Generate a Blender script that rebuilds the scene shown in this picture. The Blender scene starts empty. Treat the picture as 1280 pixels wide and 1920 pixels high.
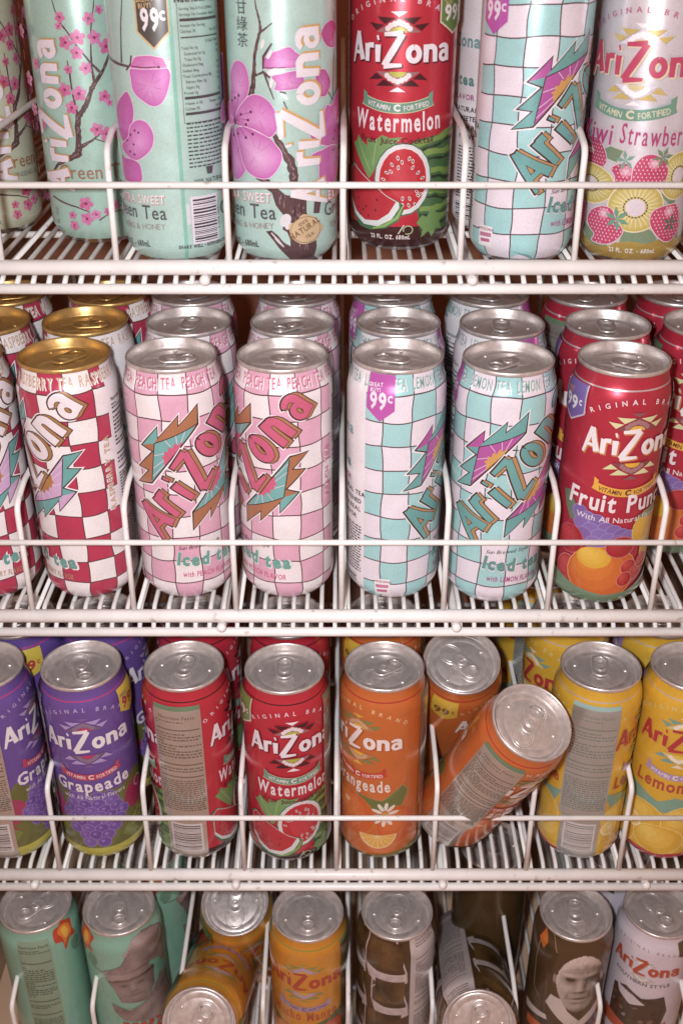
import bpy, bmesh, math, random
from math import sin, cos, pi, radians, sqrt, floor
from mathutils import Vector, Matrix, Euler
from mathutils.geometry import tessellate_polygon
from mathutils.noise import noise as pnoise

sc = bpy.context.scene
COL = sc.collection
# ------------------------------------------------------------------ camera
CAM = Vector((0, -0.70, 1.05))
cd = bpy.data.cameras.new('camera'); cam = bpy.data.objects.new('camera', cd); COL.objects.link(cam)
cam.location = CAM
cam.rotation_euler = (radians(90 - 30.14), 0, 0)
cd.sensor_fit = 'VERTICAL'; cd.sensor_height = 36.0; cd.lens = 2000 / 1920 * 36.0
cd.clip_start = 0.02; cd.clip_end = 50
sc.camera = cam
cd.dof.use_dof = True; cd.dof.focus_distance = 0.80; cd.dof.aperture_fstop = 9.0
# ------------------------------------------------------------------ world: dim warm room
wd = bpy.data.worlds.new('World'); sc.world = wd; wd.use_nodes = True
bg = wd.node_tree.nodes['Background']
bg.inputs[0].default_value = (0.95, 0.50, 0.36, 1); bg.inputs[1].default_value = 0.42
# ------------------------------------------------------------------ camera flash, left of the lens
ld = bpy.data.lights.new('flash', 'AREA'); ld.shape = 'RECTANGLE'; ld.size = 0.030; ld.size_y = 0.042
ld.energy = 9.2; ld.color = (0.945, 0.96, 1.0)
fl = bpy.data.objects.new('flash', ld); COL.objects.link(fl)
fl.location = CAM + Vector((-0.060, 0.005, 0.016))
fl.rotation_euler = (radians(90 - 52), 0, radians(-5))
vs = sc.view_settings
sc.display_settings.display_device = 'sRGB'
vs.view_transform = 'Standard'; vs.look = 'None'; vs.exposure = 0; vs.gamma = 1; vs.use_curve_mapping = False
try: sc.cycles.max_bounces = 8
except Exception: pass

# ------------------------------------------------------------------ helpers
def lin(c): return c / 12.92 if c <= 0.04045 else ((c + 0.055) / 1.055) ** 2.4
def C(r, g, b, m=0.12):                                    # ink colours, as a slightly faded print
    y = .3 * r + .59 * g + .11 * b; r, g, b = (c + (y - c) * .17 for c in (r, g, b))
    return (lin((r * .95 + 9) / 255), lin((g * .95 + 7) / 255), lin((b * .95 + 5) / 255), m)
def mix(a, b, t):
    t = max(0, min(1, t)); return tuple(x + (y - x) * t for x, y in zip(a, b))
def tag(o, label=None, cat=None, group=None, kind=None):
    for k, v in (('label', label), ('category', cat), ('group', group), ('kind', kind)):
        if v: o[k] = v
def empty(name, loc):
    o = bpy.data.objects.new(name, None); o.empty_display_size = 0.02; COL.objects.link(o); o.location = loc; return o
def link(name, me, parent=None):
    o = bpy.data.objects.new(name, me); COL.objects.link(o); o.parent = parent; return o

def node_mat(name):
    m = bpy.data.materials.new(name); m.use_nodes = True
    nt = m.node_tree; return m, nt, nt.nodes['Principled BSDF']
def noise(nt, scale, detail=2, coord='Object'):
    tc = nt.nodes.new('ShaderNodeTexCoord'); n = nt.nodes.new('ShaderNodeTexNoise')
    n.inputs['Scale'].default_value = scale; n.inputs['Detail'].default_value = detail
    nt.links.new(tc.outputs[coord], n.inputs['Vector']); return n
def ramp(nt, src, a, b, lo=0.3, hi=0.7):
    r = nt.nodes.new('ShaderNodeMapRange'); r.inputs[1].default_value = lo; r.inputs[2].default_value = hi
    r.inputs[3].default_value = a; r.inputs[4].default_value = b
    nt.links.new(src, r.inputs[0]); return r.outputs[0]

def mat_print():
    m, nt, p = node_mat('printed_metal')
    at = nt.nodes.new('ShaderNodeAttribute'); at.attribute_name = 'print'
    n = noise(nt, 1500, 1); n2 = noise(nt, 60, 3)
    mul = nt.nodes.new('ShaderNodeMath'); mul.operation = 'MULTIPLY'
    nt.links.new(ramp(nt, n.outputs['Fac'], 0.91, 1.09), mul.inputs[0])
    nt.links.new(ramp(nt, n2.outputs['Fac'], 0.95, 1.04), mul.inputs[1])
    vm = nt.nodes.new('ShaderNodeVectorMath'); vm.operation = 'SCALE'
    nt.links.new(at.outputs['Color'], vm.inputs[0]); nt.links.new(mul.outputs[0], vm.inputs['Scale'])
    nt.links.new(vm.outputs[0], p.inputs['Base Color'])
    nt.links.new(at.outputs['Alpha'], p.inputs['Metallic'])
    nt.links.new(ramp(nt, n2.outputs['Fac'], 0.26, 0.36), p.inputs['Roughness'])
    p.inputs['Coat Weight'].default_value = 0.5; p.inputs['Coat Roughness'].default_value = 0.10
    return m
def mat_metal(name, col, rough):
    m, nt, p = node_mat(name)
    p.inputs['Metallic'].default_value = 0.72
    n = noise(nt, 220, 4)
    mx = nt.nodes.new('ShaderNodeMix'); mx.data_type = 'RGBA'
    nt.links.new(ramp(nt, n.outputs['Fac'], 0, 1), mx.inputs[0])
    mx.inputs[6].default_value = tuple(c * 0.9 for c in col) + (1,); mx.inputs[7].default_value = tuple(min(1, c * 1.08) for c in col) + (1,)
    nt.links.new(mx.outputs[2], p.inputs['Base Color'])
    nt.links.new(ramp(nt, n.outputs['Fac'], rough * 0.85, rough * 1.2), p.inputs['Roughness'])
    return m
def mat_paint(name, col, rough=0.4, var=0.08, scale=40, bump=0.0, scuff=False):
    m, nt, p = node_mat(name)
    n = noise(nt, scale, 4)
    mx = nt.nodes.new('ShaderNodeMix'); mx.data_type = 'RGBA'
    nt.links.new(ramp(nt, n.outputs['Fac'], 0, 1), mx.inputs[0])
    mx.inputs[6].default_value = tuple(c * (1 - var) for c in col) + (1,); mx.inputs[7].default_value = tuple(min(1, c * (1 + var)) for c in col) + (1,)
    out = mx.outputs[2]
    if scuff:                                              # scattered grime specks and chips in the coating
        n5 = noise(nt, 120, 3); m5 = nt.nodes.new('ShaderNodeMix'); m5.data_type = 'RGBA'
        nt.links.new(ramp(nt, n5.outputs['Fac'], 0, .55, .66, .74), m5.inputs[0]); nt.links.new(out, m5.inputs[6]); m5.inputs[7].default_value = (.30, .22, .16, 1); out = m5.outputs[2]
    nt.links.new(out, p.inputs['Base Color']); p.inputs['Roughness'].default_value = rough
    if bump:
        b = nt.nodes.new('ShaderNodeBump'); b.inputs['Strength'].default_value = bump; b.inputs['Distance'].default_value = 0.0006
        n3 = noise(nt, 320, 2); nt.links.new(n3.outputs['Fac'], b.inputs['Height']); nt.links.new(b.outputs[0], p.inputs['Normal'])
    return m
M_PRINT = mat_print()
M_ALU = mat_metal('brushed_aluminium', (0.69, 0.635, 0.61), 0.36)
M_GOLD = mat_metal('gold_anodised_aluminium', (0.60, 0.38, 0.14), 0.34)
M_WIRE = mat_paint('white_plastic_coated_wire', (0.73, 0.71, 0.69), 0.38, 0.05, 55, 0.25, True)
M_WALL = mat_paint('cabinet_wall', (0.50, 0.33, 0.22), 0.55, 0.15, 9)
M_BACK = mat_paint('dark_cabinet_back', (0.52, 0.20, 0.11), 0.6, 0.2, 12)

# ------------------------------------------------------------------ can profile (mm)
RB = 36.5; HC = 196.4
NSEG = 60; STEP = 2 * pi * RB / NSEG
PROF = [(26.5, 0.0), (28.6, 0.8), (31.6, 4.2), (34.6, 8.6), (36.1, 12.2), (36.5, 16.0), (36.5, 60), (36.5, 100), (36.5, 140), (36.5, 172.0), (36.3, 175.0),
        (35.8, 178.0), (34.9, 181.0), (33.85, 183.6), (33.1, 186.0), (32.65, 188.8), (32.35, 191.6), (32.2, 193.4)]
def _nrm():
    seg = []
    for (r0, z0), (r1, z1) in zip(PROF, PROF[1:]):
        d = Vector((r1 - r0, z1 - z0)).normalized(); seg.append(Vector((d.y, -d.x)))
    out = [seg[0]]
    for a, b in zip(seg, seg[1:]): out.append((a + b).normalized())
    out.append(seg[-1]); return out
PN = _nrm()
def prof(h):
    h = max(0.0, min(PROF[-1][1], h))
    for i in range(len(PROF) - 1):
        if h <= PROF[i + 1][1] + 1e-9:
            t = (h - PROF[i][1]) / (PROF[i + 1][1] - PROF[i][1])
            return PROF[i][0] + t * (PROF[i + 1][0] - PROF[i][0]), PN[i].lerp(PN[i + 1], t)
    return PROF[-1][0], PN[-1]
def wrap(s, h, off):
    r, n = prof(h); k = floor(s / STEP + 1e-7); t = s / STEP - k
    a, b = k * STEP / RB, (k + 1) * STEP / RB
    cx = sin(a) * (1 - t) + sin(b) * t; cy = -(cos(a) * (1 - t) + cos(b) * t)
    f = s / RB
    R = r + off
    return (cx * R / 1000, cy * R / 1000, max(0.0, min(PROF[-1][1], h)) / 1000), (sin(f) * n.x, -cos(f) * n.x, n.y)

# ------------------------------------------------------------------ lettering
_gl = {}
def glyph(ch, bold):
    k = (ch, bold)
    if k not in _gl:
        cu = bpy.data.curves.new('t', 'FONT'); cu.body = ch; cu.size = 1; cu.resolution_u = 2; cu.offset = bold; cu.dimensions = '2D'; cu.fill_mode = 'BOTH'
        o = bpy.data.objects.new('t', cu); COL.objects.link(o)
        me = bpy.data.meshes.new_from_object(o.evaluated_get(bpy.context.evaluated_depsgraph_get()))
        v = [(a.co.x, a.co.y) for a in me.vertices]; me.calc_loop_triangles()
        t = [tuple(x.vertices) for x in me.loop_triangles]
        x0 = min([p[0] for p in v], default=0); x1 = max([p[0] for p in v], default=0.2)
        _gl[k] = ([(x - x0, y) for x, y in v], t, x1 - x0)
        bpy.data.objects.remove(o); bpy.data.curves.remove(cu); bpy.data.meshes.remove(me)
    return _gl[k]
_cap = [0]
def capheight():
    if not _cap[0]: _cap[0] = max(p[1] for p in glyph('H', 0)[0])
    return _cap[0]

# hand cut display letters: strokes (points, widths) in units, x-height 0.62
def arc(cx, cy, rx, ry, a0, a1, n=12):
    return [(cx + rx * cos(radians(a0 + (a1 - a0) * i / n)), cy + ry * sin(radians(a0 + (a1 - a0) * i / n))) for i in range(n + 1)]
AZ = {
 'A': [([(0.05, -0.10), (0.21, 0.46), (0.37, 1.0)], [.10, .16, .20]), ([(0.36, 1.0), (0.46, 0.5), (0.58, 0.03)], [.18, .20, .24]), ([(0.20, 0.28), (0.52, 0.27)], [.13, .13])],
 'r': [([(0.10, 0.0), (0.11, 0.62)], [.17, .21]), ([(0.10, 0.42), (0.20, 0.57), (0.38, 0.57)], [.12, .16, .19])],
 'i': [([(0.11, 0.0), (0.11, 0.60)], [.17, .22]), ([(0.08, 0.83), (0.15, 0.85)], [.17, .17])],
 'Z': [([(0.08, 0.97), (0.72, 1.02)], [.13, .20]), ([(0.72, 1.0), (0.40, 0.44), (0.08, -0.12)], [.20, .24, .22]), ([(0.06, -0.13), (0.70, -0.09)], [.21, .11])],
 'o': [(arc(.28, .30, .19, .24, 90, 451, 20), [.19] * 21)],
 'n': [([(0.11, 0.0), (0.11, 0.62)], [.19, .21]), (arc(.29, .38, .17, .16, 165, 0, 8) + [(0.47, 0.0)], [.12, .14, .16, .18, .19, .2, .2, .2, .2, .19])],
 'a': [(arc(.24, .20, .15, .15, 60, 421, 16), [.15] * 17), (arc(.22, .42, .19, .14, 160, 10, 8) + [(0.42, 0.0)], [.12, .13, .14, .15, .16, .17, .18, .19, .19, .2])],
}
AZX = [('A', 0), ('r', .70), ('i', 1.13), ('Z', 1.40), ('o', 2.24), ('n', 2.85), ('a', 3.47)]

def smooth(pts, n=4):                                     # closed Catmull-Rom outline
    out = []; N = len(pts)
    for i in range(N):
        a, b, c, d = (Vector(pts[(i + k) % N]) for k in (-1, 0, 1, 2))
        for j in range(n):
            t = j / n; q = .5 * (2 * b + (c - a) * t + (2 * a - 5 * b + 4 * c - d) * t * t + (3 * b - a - 3 * c + d) * t ** 3); out.append((q.x, q.y))
    return out

class Art:
    DZ = 0.0042
    def __init__(s, base):
        s.base = base; s.tri = []; s.col = []; s.layer = 1; s.hs = 1.0; s.ds = 0.0; s.dh = 0.0; s.lift = 0.0
    def m(s, p): return (p[0] + s.ds, (p[1] + s.dh) * s.hs + (s.lift if p[1] > 3.5 else 0))
    def up(s): s.layer += 1
    def tris(s, v, t, col):
        ci = len(s.col); s.col.append(col)
        v = [s.m(p) for p in v]
        for a, b, c in t: s.tri.append((v[a], v[b], v[c], ci, s.layer))
    def poly(s, pts, col, holes=()):
        s.up(); L = [[Vector((x, y, 0)) for x, y in pts]] + [[Vector((x, y, 0)) for x, y in h] for h in holes]
        v = [p for h in (pts,) + tuple(holes) for p in h]
        s.tris(v, tessellate_polygon(L), col)
    def ell(s, x, y, rx, ry, col, rot=0, n=20):
        c, q = cos(radians(rot)), sin(radians(rot)); s.up()
        v = [(x, y)] + [(x + rx * cos(2 * pi * i / n) * c - ry * sin(2 * pi * i / n) * q, y + rx * cos(2 * pi * i / n) * q + ry * sin(2 * pi * i / n) * c) for i in range(n)]
        s.tris(v, [(0, 1 + i, 1 + (i + 1) % n) for i in range(n)], col)
    def ball(s, x, y, r, c0, c1, edge=None, ry=None):
        ry = ry or r
        if edge: s.ell(x, y, r * 1.0 + .7, ry + .7, edge)
        for i, f in enumerate((1, .78, .56, .34)):
            s.ell(x - r * .14 * i, y + ry * .14 * i, r * f, ry * f, mix(c0, c1, i / 3))
    def stroke(s, pts, w, col, grow=0, closed=False):
        n = len(pts)
        if not hasattr(w, '__len__'): w = [w] * n
        if grow and not closed:
            pts = list(pts)
            for i, j in ((0, 1), (n - 1, n - 2)):
                d = Vector(pts[i]) - Vector(pts[j]); d = d.normalized() * grow; pts[i] = (pts[i][0] + d.x, pts[i][1] + d.y)
        s.up(); v = []
        for i in range(n):
            a = Vector(pts[i - 1 if (i or closed) else 0]); b = Vector(pts[(i + 1) % n if (i < n - 1 or closed) else i]); p = Vector(pts[i])
            d0 = (p - a); d1 = (b - p)
            if d0.length < 1e-6: d0 = d1
            if d1.length < 1e-6: d1 = d0
            d0.normalize(); d1.normalize(); t = d0 + d1
            if t.length < 1e-3: t = d1
            t.normalize(); nn = Vector((-t.y, t.x)); f = min(1.6, 1 / max(.3, nn.dot(Vector((-d1.y, d1.x)))))
            h = (w[i] / 2 + grow) * f
            v += [(p.x + nn.x * h, p.y + nn.y * h), (p.x - nn.x * h, p.y - nn.y * h)]
        m = n if closed else n - 1
        t = []
        for i in range(m):
            a, b, c, d = 2 * i, 2 * i + 1, 2 * ((i + 1) % n), 2 * ((i + 1) % n) + 1
            t += [(a, b, d), (a, d, c)]
        s.tris(v, t, col)
    def raster(s, x0, x1, y0, y1, st, fn):
        nx = int((x1 - x0) / st); ny = int((y1 - y0) / st); s.up()
        v = [(x0 + i * st, y0 + j * st) for j in range(ny + 1) for i in range(nx + 1)]; t = []
        for j in range(ny):
            for i in range(nx):
                a = j * (nx + 1) + i
                if fn(*v[a]) is None or fn(*v[a + nx + 2]) is None: continue
                t += [(a, a + 1, a + nx + 2), (a, a + nx + 2, a + nx + 1)]
        ds = s.ds
        s.tris(v, t, lambda x, y: fn(x - ds, y) or (.1, .07, .05, .2))
    def outline(s, pts, w, col): s.stroke(pts, w, col, closed=True)
    def text(s, st, x, y, size, col, align='c', rot=0, bold=0.0, track=0.10, xs=1.0, bend=0, half=25., shear=0, fit=None):
        k = size / capheight()
        if fit:
            w1 = sum(glyph(c, bold)[2] * k if c != ' ' else .30 * k for c in st); g = (len(st) - 1) * track * k * .7; xs = max(.35, (fit - g) / w1)
        items = []; X = 0; adv = track * k * .7
        for ch in st:
            if ch == ' ': X += .30 * k * xs + adv; continue
            v, t, w = glyph(ch, bold); items.append((X, v, t, w)); X += w * k * xs + adv
        X -= adv; x0 = {'c': -X / 2, 'l': 0, 'r': -X}[align]
        c, q = cos(radians(rot)), sin(radians(rot)); s.up(); L = s.layer
        for j, (gx, v, t, w) in enumerate(items):
            s.layer = L + j % 2
            mx = x0 + gx + w * k * xs / 2; by = bend * (mx / half) ** 2; sl = math.atan(2 * bend * mx / half ** 2)
            cs, ss = cos(sl), sin(sl); out = []
            for vx, vy in v:
                lx = vx * k * xs - w * k * xs / 2 + shear * vy * k; ly = vy * k
                ux = mx + lx * cs - ly * ss; uy = by + lx * ss + ly * cs
                out.append((x + ux * c - uy * q, y + ux * q + uy * c))
            s.tris(out, t, col)
        s.layer = L + 1
    def az_letters(s, T, k, col, grow=0):
        """T(letter index) -> (origin x, origin y, angle, x squeeze)"""
        L = s.layer; top = L
        for i, (ch, _) in enumerate(AZX):
            ox, oy, ang, xs, *kk = T(i); k = kk[0] if kk else k; c, q = cos(radians(ang)), sin(radians(ang)); s.layer = L + (3 if i % 2 else 0)
            for pts, w in AZ[ch]:
                P = [(ox + x * k * xs * c - y * k * q, oy + x * k * xs * q + y * k * c) for x, y in pts]
                s.stroke(P, [a * k * (.5 + .5 * xs) for a in w], col, grow)
            top = max(top, s.layer)
        s.layer = top
    def az(s, x, y, L, col, shadow=None, so=(.9, -.9)):
        k = L / 3.95
        if shadow: s.az_letters(lambda i: (x - L / 2 + AZX[i][1] * k + so[0], y - .30 * k + so[1], 0, 1), k, shadow, .25)
        s.az_letters(lambda i: (x - L / 2 + AZX[i][1] * k, y - .30 * k, 0, 1), k, col)
    # ---------- bake into a mesh
    def mesh(s, name):
        bm = bmesh.new(); 
        for a, b, c, ci, ly in s.tri:
            A = (b[0] - a[0]) * (c[1] - a[1]) - (c[0] - a[0]) * (b[1] - a[1])
            if abs(A) < 1e-7: continue
            if A < 0: b, c = c, b
            f = bm.faces.new([bm.verts.new((p[0], p[1], ly)) for p in (a, b, c)]); f.material_index = min(ci, 32000)
        if s.tri:
            xs = [p[0] for t in s.tri for p in t[:3]]; k0 = floor(min(xs) / STEP); k1 = floor(max(xs) / STEP) + 1
            for k in range(k0, k1 + 1):
                bmesh.ops.bisect_plane(bm, geom=bm.verts[:] + bm.edges[:] + bm.faces[:], dist=1e-5, plane_co=(k * STEP, 0, 0), plane_no=(1, 0, 0))
            for r, z in PROF[1:-1]:
                bmesh.ops.bisect_plane(bm, geom=bm.verts[:] + bm.edges[:] + bm.faces[:], dist=1e-5, plane_co=(0, z, 0), plane_no=(0, 1, 0))
        V = []; N = []; F = []; K = []
        # base shell
        B = s.base; nz = len(PROF)
        for (r, z) in PROF:
            for k in range(NSEG):
                p, n = wrap(k * STEP, z, 0); V.append(p); N.append(n)
        silver = (.58, .55, .55, 1.0)
        for i in range(nz - 1):
            for k in range(NSEG):
                F.append((i * NSEG + k, i * NSEG + (k + 1) % NSEG, (i + 1) * NSEG + (k + 1) % NSEG, (i + 1) * NSEG + k))
                zc = (PROF[i][1] + PROF[i + 1][1]) / 2
                c = silver if zc < 4.4 else (B((k + .5) * STEP, zc) if callable(B) else B)
                K.append((c,) * 4)
        # domed base
        dome = [(24.5, .6), (22.0, 4.0), (16.0, 8.0), (8.0, 10.2)]
        prev = list(range(NSEG))
        for (r, z) in dome:
            cur = []
            for k in range(NSEG):
                a = k * STEP / RB; V.append((r / 1000 * sin(a), -r / 1000 * cos(a), z / 1000)); N.append(Vector((-sin(a) * .5, cos(a) * .5, -.8)).normalized()[:]); cur.append(len(V) - 1)
            for k in range(NSEG): F.append((prev[(k + 1) % NSEG], prev[k], cur[k], cur[(k + 1) % NSEG])); K.append((silver,) * 4)
            prev = cur
        V.append((0, 0, .011)); N.append((0, 0, -1)); c0 = len(V) - 1
        for k in range(NSEG): F.append((prev[(k + 1) % NSEG], prev[k], c0)); K.append((silver,) * 3)
        # printed shapes
        bm.verts.index_update(); o = len(V)
        for v in bm.verts:
            p, n = wrap(v.co.x, v.co.y, v.co.z * s.DZ); V.append(p); N.append(n)
        for f in bm.faces:
            c = s.col[f.material_index]
            F.append(tuple(o + v.index for v in f.verts))
            K.append(tuple(c(v.co.x, v.co.y) for v in f.verts) if callable(c) else (c,) * len(f.verts))
        bm.free()
        me = bpy.data.meshes.new(name); me.from_pydata(V, [], F)
        at = me.color_attributes.new('print', 'FLOAT_COLOR', 'CORNER')
        flat = [x for k in K for c in k for x in c]
        at.data.foreach_set('color', flat)
        me.polygons.foreach_set('use_smooth', [True] * len(F))
        me.normals_split_custom_set_from_vertices(N)
        me.materials.append(M_PRINT); me.update()
        return me
# ================================================================== printed designs (s = mm round the can, h = mm up the can)
PER = 2 * pi * RB
WHT = C(222, 214, 226); BLKC = C(38, 26, 26); SIL = (.62, .575, .53, 0.80); DKB = C(58, 34, 36)

def fine_text(a, x0, x1, y, rows, gap, col, seed=0, hgt=None, gaps=True):
    """rows of small print as broken dark dashes"""
    r = random.Random(seed); hgt = hgt or gap * .45
    for i in range(rows):
        a.up(); x = x0; v = []; t = []
        while x < x1 - 1:
            w = min(r.uniform(1.2, 4.2), x1 - x); n = len(v); yy = y - i * gap
            v += [(x, yy), (x + w, yy), (x + w, yy + hgt), (x, yy + hgt)]; t += [(n, n + 1, n + 2), (n, n + 2, n + 3)]
            x += w + r.uniform(.5, 1.1)
            if gaps and r.random() < .06: break
        a.tris(v, t, col)
def barcode(a, x0, x1, y0, y1, fg, bgc=None, seed=3):
    if bgc: a.poly([(x0 - 1.5, y0 - 1.5), (x1 + 1.5, y0 - 1.5), (x1 + 1.5, y1 + 1.5), (x0 - 1.5, y1 + 1.5)], bgc)
    r = random.Random(seed); y = y0; a.up(); v = []; t = []
    while y < y1:
        w = r.choice((.35, .6, .9, 1.3)); n = len(v)
        v += [(x0, y), (x1, y), (x1, min(y + w, y1)), (x0, min(y + w, y1))]; t += [(n, n + 1, n + 2), (n, n + 2, n + 3)]; y += w + r.choice((.5, .8, 1.1))
    a.tris(v, t, fg)
def nutrition(a, xc, top, bot, w, bgc, fg, seed=0, mg=1.6):
    x0, x1 = xc - w / 2, xc + w / 2
    if bgc: a.poly([(x0, bot), (x1, bot), (x1, top), (x0, top)], bgc)
    H = top - bot; a.text('Nutrition Facts', xc, top - 7.5, 3.0, fg, bold=.02, xs=min(1, (w - 6) / 27))
    fine_text(a, x0 + mg, x1 - mg, top - 11, 2, 2.6, fg, seed)
    for f in (.17, .50, .62): a.poly([(x0 + mg, top - f * H), (x1 - mg, top - f * H), (x1 - mg, top - f * H + 1.3), (x0 + mg, top - f * H + 1.3)], fg)
    fine_text(a, x0 + mg, x1 - mg, top - .21 * H, int(.27 * H / 3.1), 3.1, fg, seed + 1)
    fine_text(a, x0 + mg, x1 - mg, top - .54 * H, 2, 3.0, fg, seed + 2)
    fine_text(a, x0 + mg, x1 - mg, top - .66 * H, int(.32 * H / 2.4), 2.4, fg, seed + 3, gaps=False)
def flag(a, x, top, w, h, col, edge, txt, great=None):
    P = [(x - w / 2, top), (x + w / 2, top), (x + w / 2, top - h * .74), (x, top - h), (x - w / 2, top - h * .74)]
    if edge: a.poly([(x - w / 2 - 1.1, top), (x + w / 2 + 1.1, top), (x + w / 2 + 1.1, top - h * .76), (x, top - h - 1.6), (x - w / 2 - 1.1, top - h * .76)], edge)
    a.poly(P, col)
    s = h * .34
    a.text('99', x - w * .08, top - h * .72, s, txt, bold=.03, fit=w * .60, track=.08); a.text('c', x + w * .34, top - h * .56, s * .62, txt, bold=.02, xs=.8)
    if great:
        a.text('GREAT', x - w * .22, top - h * .27, h * .075, great, bold=.03, rot=5, xs=.9); a.text('BUY!', x - w * .20, top - h * .37, h * .075, great, bold=.03, rot=5, xs=.9)

# ------------------------------------------------------------------ chequered iced tea
def tea(P, logo_dh=0, hs=1.0, seed=1):
    a = Art(P['white']); a.hs = hs; a.lift = 4 if hs < 1 else 0
    r = random.Random(seed); CW = PER / 11
    rows = [3.4, 20, 39.5, 59.4, 79, 98.5, 119, 138, 158, 178, 193.4]
    J = {}
    def node(i, j):
        i %= 11
        if (i, j) not in J: J[(i, j)] = (r.uniform(-1.1, 1.1), r.uniform(-1.0, 1.0) if 0 < j < 10 else 0)
        return J[(i, j)]
    def pt(i, j): n = node(i, j); return (-36 + i * CW + n[0], rows[j] + n[1])
    def edge(p, q, amp):
        d = Vector(q) - Vector(p); n = Vector((-d.y, d.x)).normalized()
        return [(p[0] + d.x * t + n.x * amp * sin(pi * t), p[1] + d.y * t + n.y * amp * sin(pi * t)) for t in (0, .25, .5, .75)]
    amp = {}
    def A(k): return amp.setdefault(k, r.uniform(-.9, .9))
    L0 = a.layer
    for i in range(-4, 7):
        for j in range(10):
            if (i + j) % 2 == P.get('par', 1): continue
            p = edge(pt(i, j), pt(i + 1, j), A((i % 11, j, 'h'))) + edge(pt(i + 1, j), pt(i + 1, j + 1), A(((i + 1) % 11, j, 'v')))
            p += [(x, y) for x, y in reversed(edge(pt(i, j + 1), pt(i + 1, j + 1), A((i % 11, j + 1, 'h')))[1:])] 
            p.insert(8, pt(i + 1, j + 1))
            lo = edge(pt(i, j), pt(i, j + 1), A((i % 11, j, 'v')))
            p += [pt(i, j + 1)] + list(reversed(lo[1:]))
            a.layer = L0; a.poly(p, P['check'])
    a.layer = L0 + 2
    for j in range(1, 10):
        pts = []
        for i in range(-4, 7): pts += edge(pt(i, j), pt(i + 1, j), A((i % 11, j, 'h')))
        pts.append(pt(7, j)); a.stroke(pts, .95, P['line'])
    L1 = a.layer + 1
    for i in range(-4, 7):
        pts = []
        for j in range(10): pts += edge(pt(i, j), pt(i, j + 1), A((i % 11, j, 'v')))
        pts.append(pt(i, 10)); a.layer = L1; a.stroke(pts, .85, P['line'])
    a.layer = L1 + 2
    # white information panel
    a.poly([(80, 3.4), (158, 3.4), (158, 193.4), (80, 193.4)], C(226, 222, 228))
    a.text('AriZona', 119, 140, 9, P['vt'], bold=.03); a.text('Iced tea', 119, 112, 8, P['iced'], bold=.04)
    a.text(P['flav'].upper() + ' FLAVOR', 119, 101, 4, P['with'], bold=.03)
    for i, w in enumerate(('NATURAL TEA', 'SWEETENED', 'WITH REAL', 'FLAVOR')): a.text(w, 139, 92 - i * 7, 3.6, BLKC, bold=.03)
    for x in (84, 128): fine_text(a, x, x + 27, 64, 17, 2.5, BLKC, 5 + x, gaps=False)
    barcode(a, 128, 150, 6, 20, BLKC)
    nutrition(a, 95, 172, 70, 26, None, BLKC, 7)
    # vertical words at the panel edge
    a.text(P['flav'].upper() + ' TEA', 76, 110, 4.6, P['vt'], rot=90, bold=.03, track=.2)
    a.text(P['flav'].upper() + ' TEA', 74.9, 109.4, 4.6, C(225, 220, 228), rot=90, bold=.03, track=.2); a.text(P['flav'].upper() + ' TEA', 76, 110, 4.6, P['vt'], rot=90, bold=.03, track=.2)
    # two big diagonal names
    for s0 in (0,):
        a.ds = s0; a.dh = logo_dh
        # zigzag sun patches
        for mir in (0, 1):
            def q(p):
                if not mir: return p
                return (16.5 - p[0] - 3.0, 231 - p[1] + 2)
            band = [(-27.1, 105.0), (-21.8, 138.3), (9.7, 152.1), (-1.5, 137.3), (-15.3, 119.9)]
            zig = [(-41.1, 102.1), (-28.8, 115.1), (-38.6, 116.1), (-23.8, 131.5), (-33.2, 134.8), (-18.4, 152.0), (-18.8, 142.9), (-2.7, 161.2), (-3.4, 152.7), (11.9, 167.7), (11.2, 151.9), (-1.5, 137.3), (-15.3, 119.9), (-27.1, 104.6)]
            Z = [q(p) for p in zig]
            a.outline(Z, 3.6, C(232, 226, 232)); a.poly(Z, P['patch']); 
            wing = [q(p) for p in [(-33.2, 134.8), (-18.4, 152.0), (-18.8, 142.9), (-21.8, 138.3)]]
            a.poly(wing, P['band'])
            a.poly([q(p) for p in band], P['band'])
            for (px, py), (ex, ey) in (((-14.6, 126), (-25.2, 117)), ((-13.6, 131.5), (-23, 128)), ((-9.5, 136.5), (-14, 141.8)), ((-5, 138.5), (-5.5, 145.2)), ((-2.5, 138.8), (1.5, 148.2)), ((-15.0, 122), (-26.2, 110))):
                a.stroke([q((px, py)), q((ex, ey))], .5, C(215, 195, 215))
            sun = [(-15.3, 119.9), (-15.9, 126.5), (-17.5, 127.8), (-15.0, 129.0), (-14.9, 132.3), (-12.2, 132.3), (-11.3, 136), (-8.6, 135.2), (-6.5, 139.5), (-4.6, 137.4), (-1.5, 140.2), (-1.5, 137.3)]
            a.poly([q(p) for p in sun], P['sun'])
            a.outline(Z, 1.15, DKB)
            a.stroke([q((-21.8, 138.3)), q((11.0, 152.6))], .7, DKB); a.stroke([q((-26.6, 107)), q((-21.8, 138.3))], .7, DKB)
        # letters: centres up the diagonal
        cen = [(-27.0, 74), (-15, 88.5), (-5.5, 101), (6, 115), (19, 133), (32.5, 149.5), (46, 166.5)]
        w0 = [.31, .20, .11, .40, .28, .29, .24]; hc = [.45, .31, .40, .44, .30, .31, .30]
        kk = [28, 36, 30, 27.5, 37, 37, 36]; sx = [1.12, .72, .92, .92, .74, .72, .78]; k = 36
        def T(i, dx=0, dy=0):
            ang = 49; c, q_ = cos(radians(ang)), sin(radians(ang))
            x, y = w0[i] * kk[i] * sx[i], hc[i] * kk[i]
            return (cen[i][0] + dx - x * c + y * q_, cen[i][1] + dy - x * q_ - y * c, ang, sx[i], kk[i])
        D = (2.5, .35)
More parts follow.
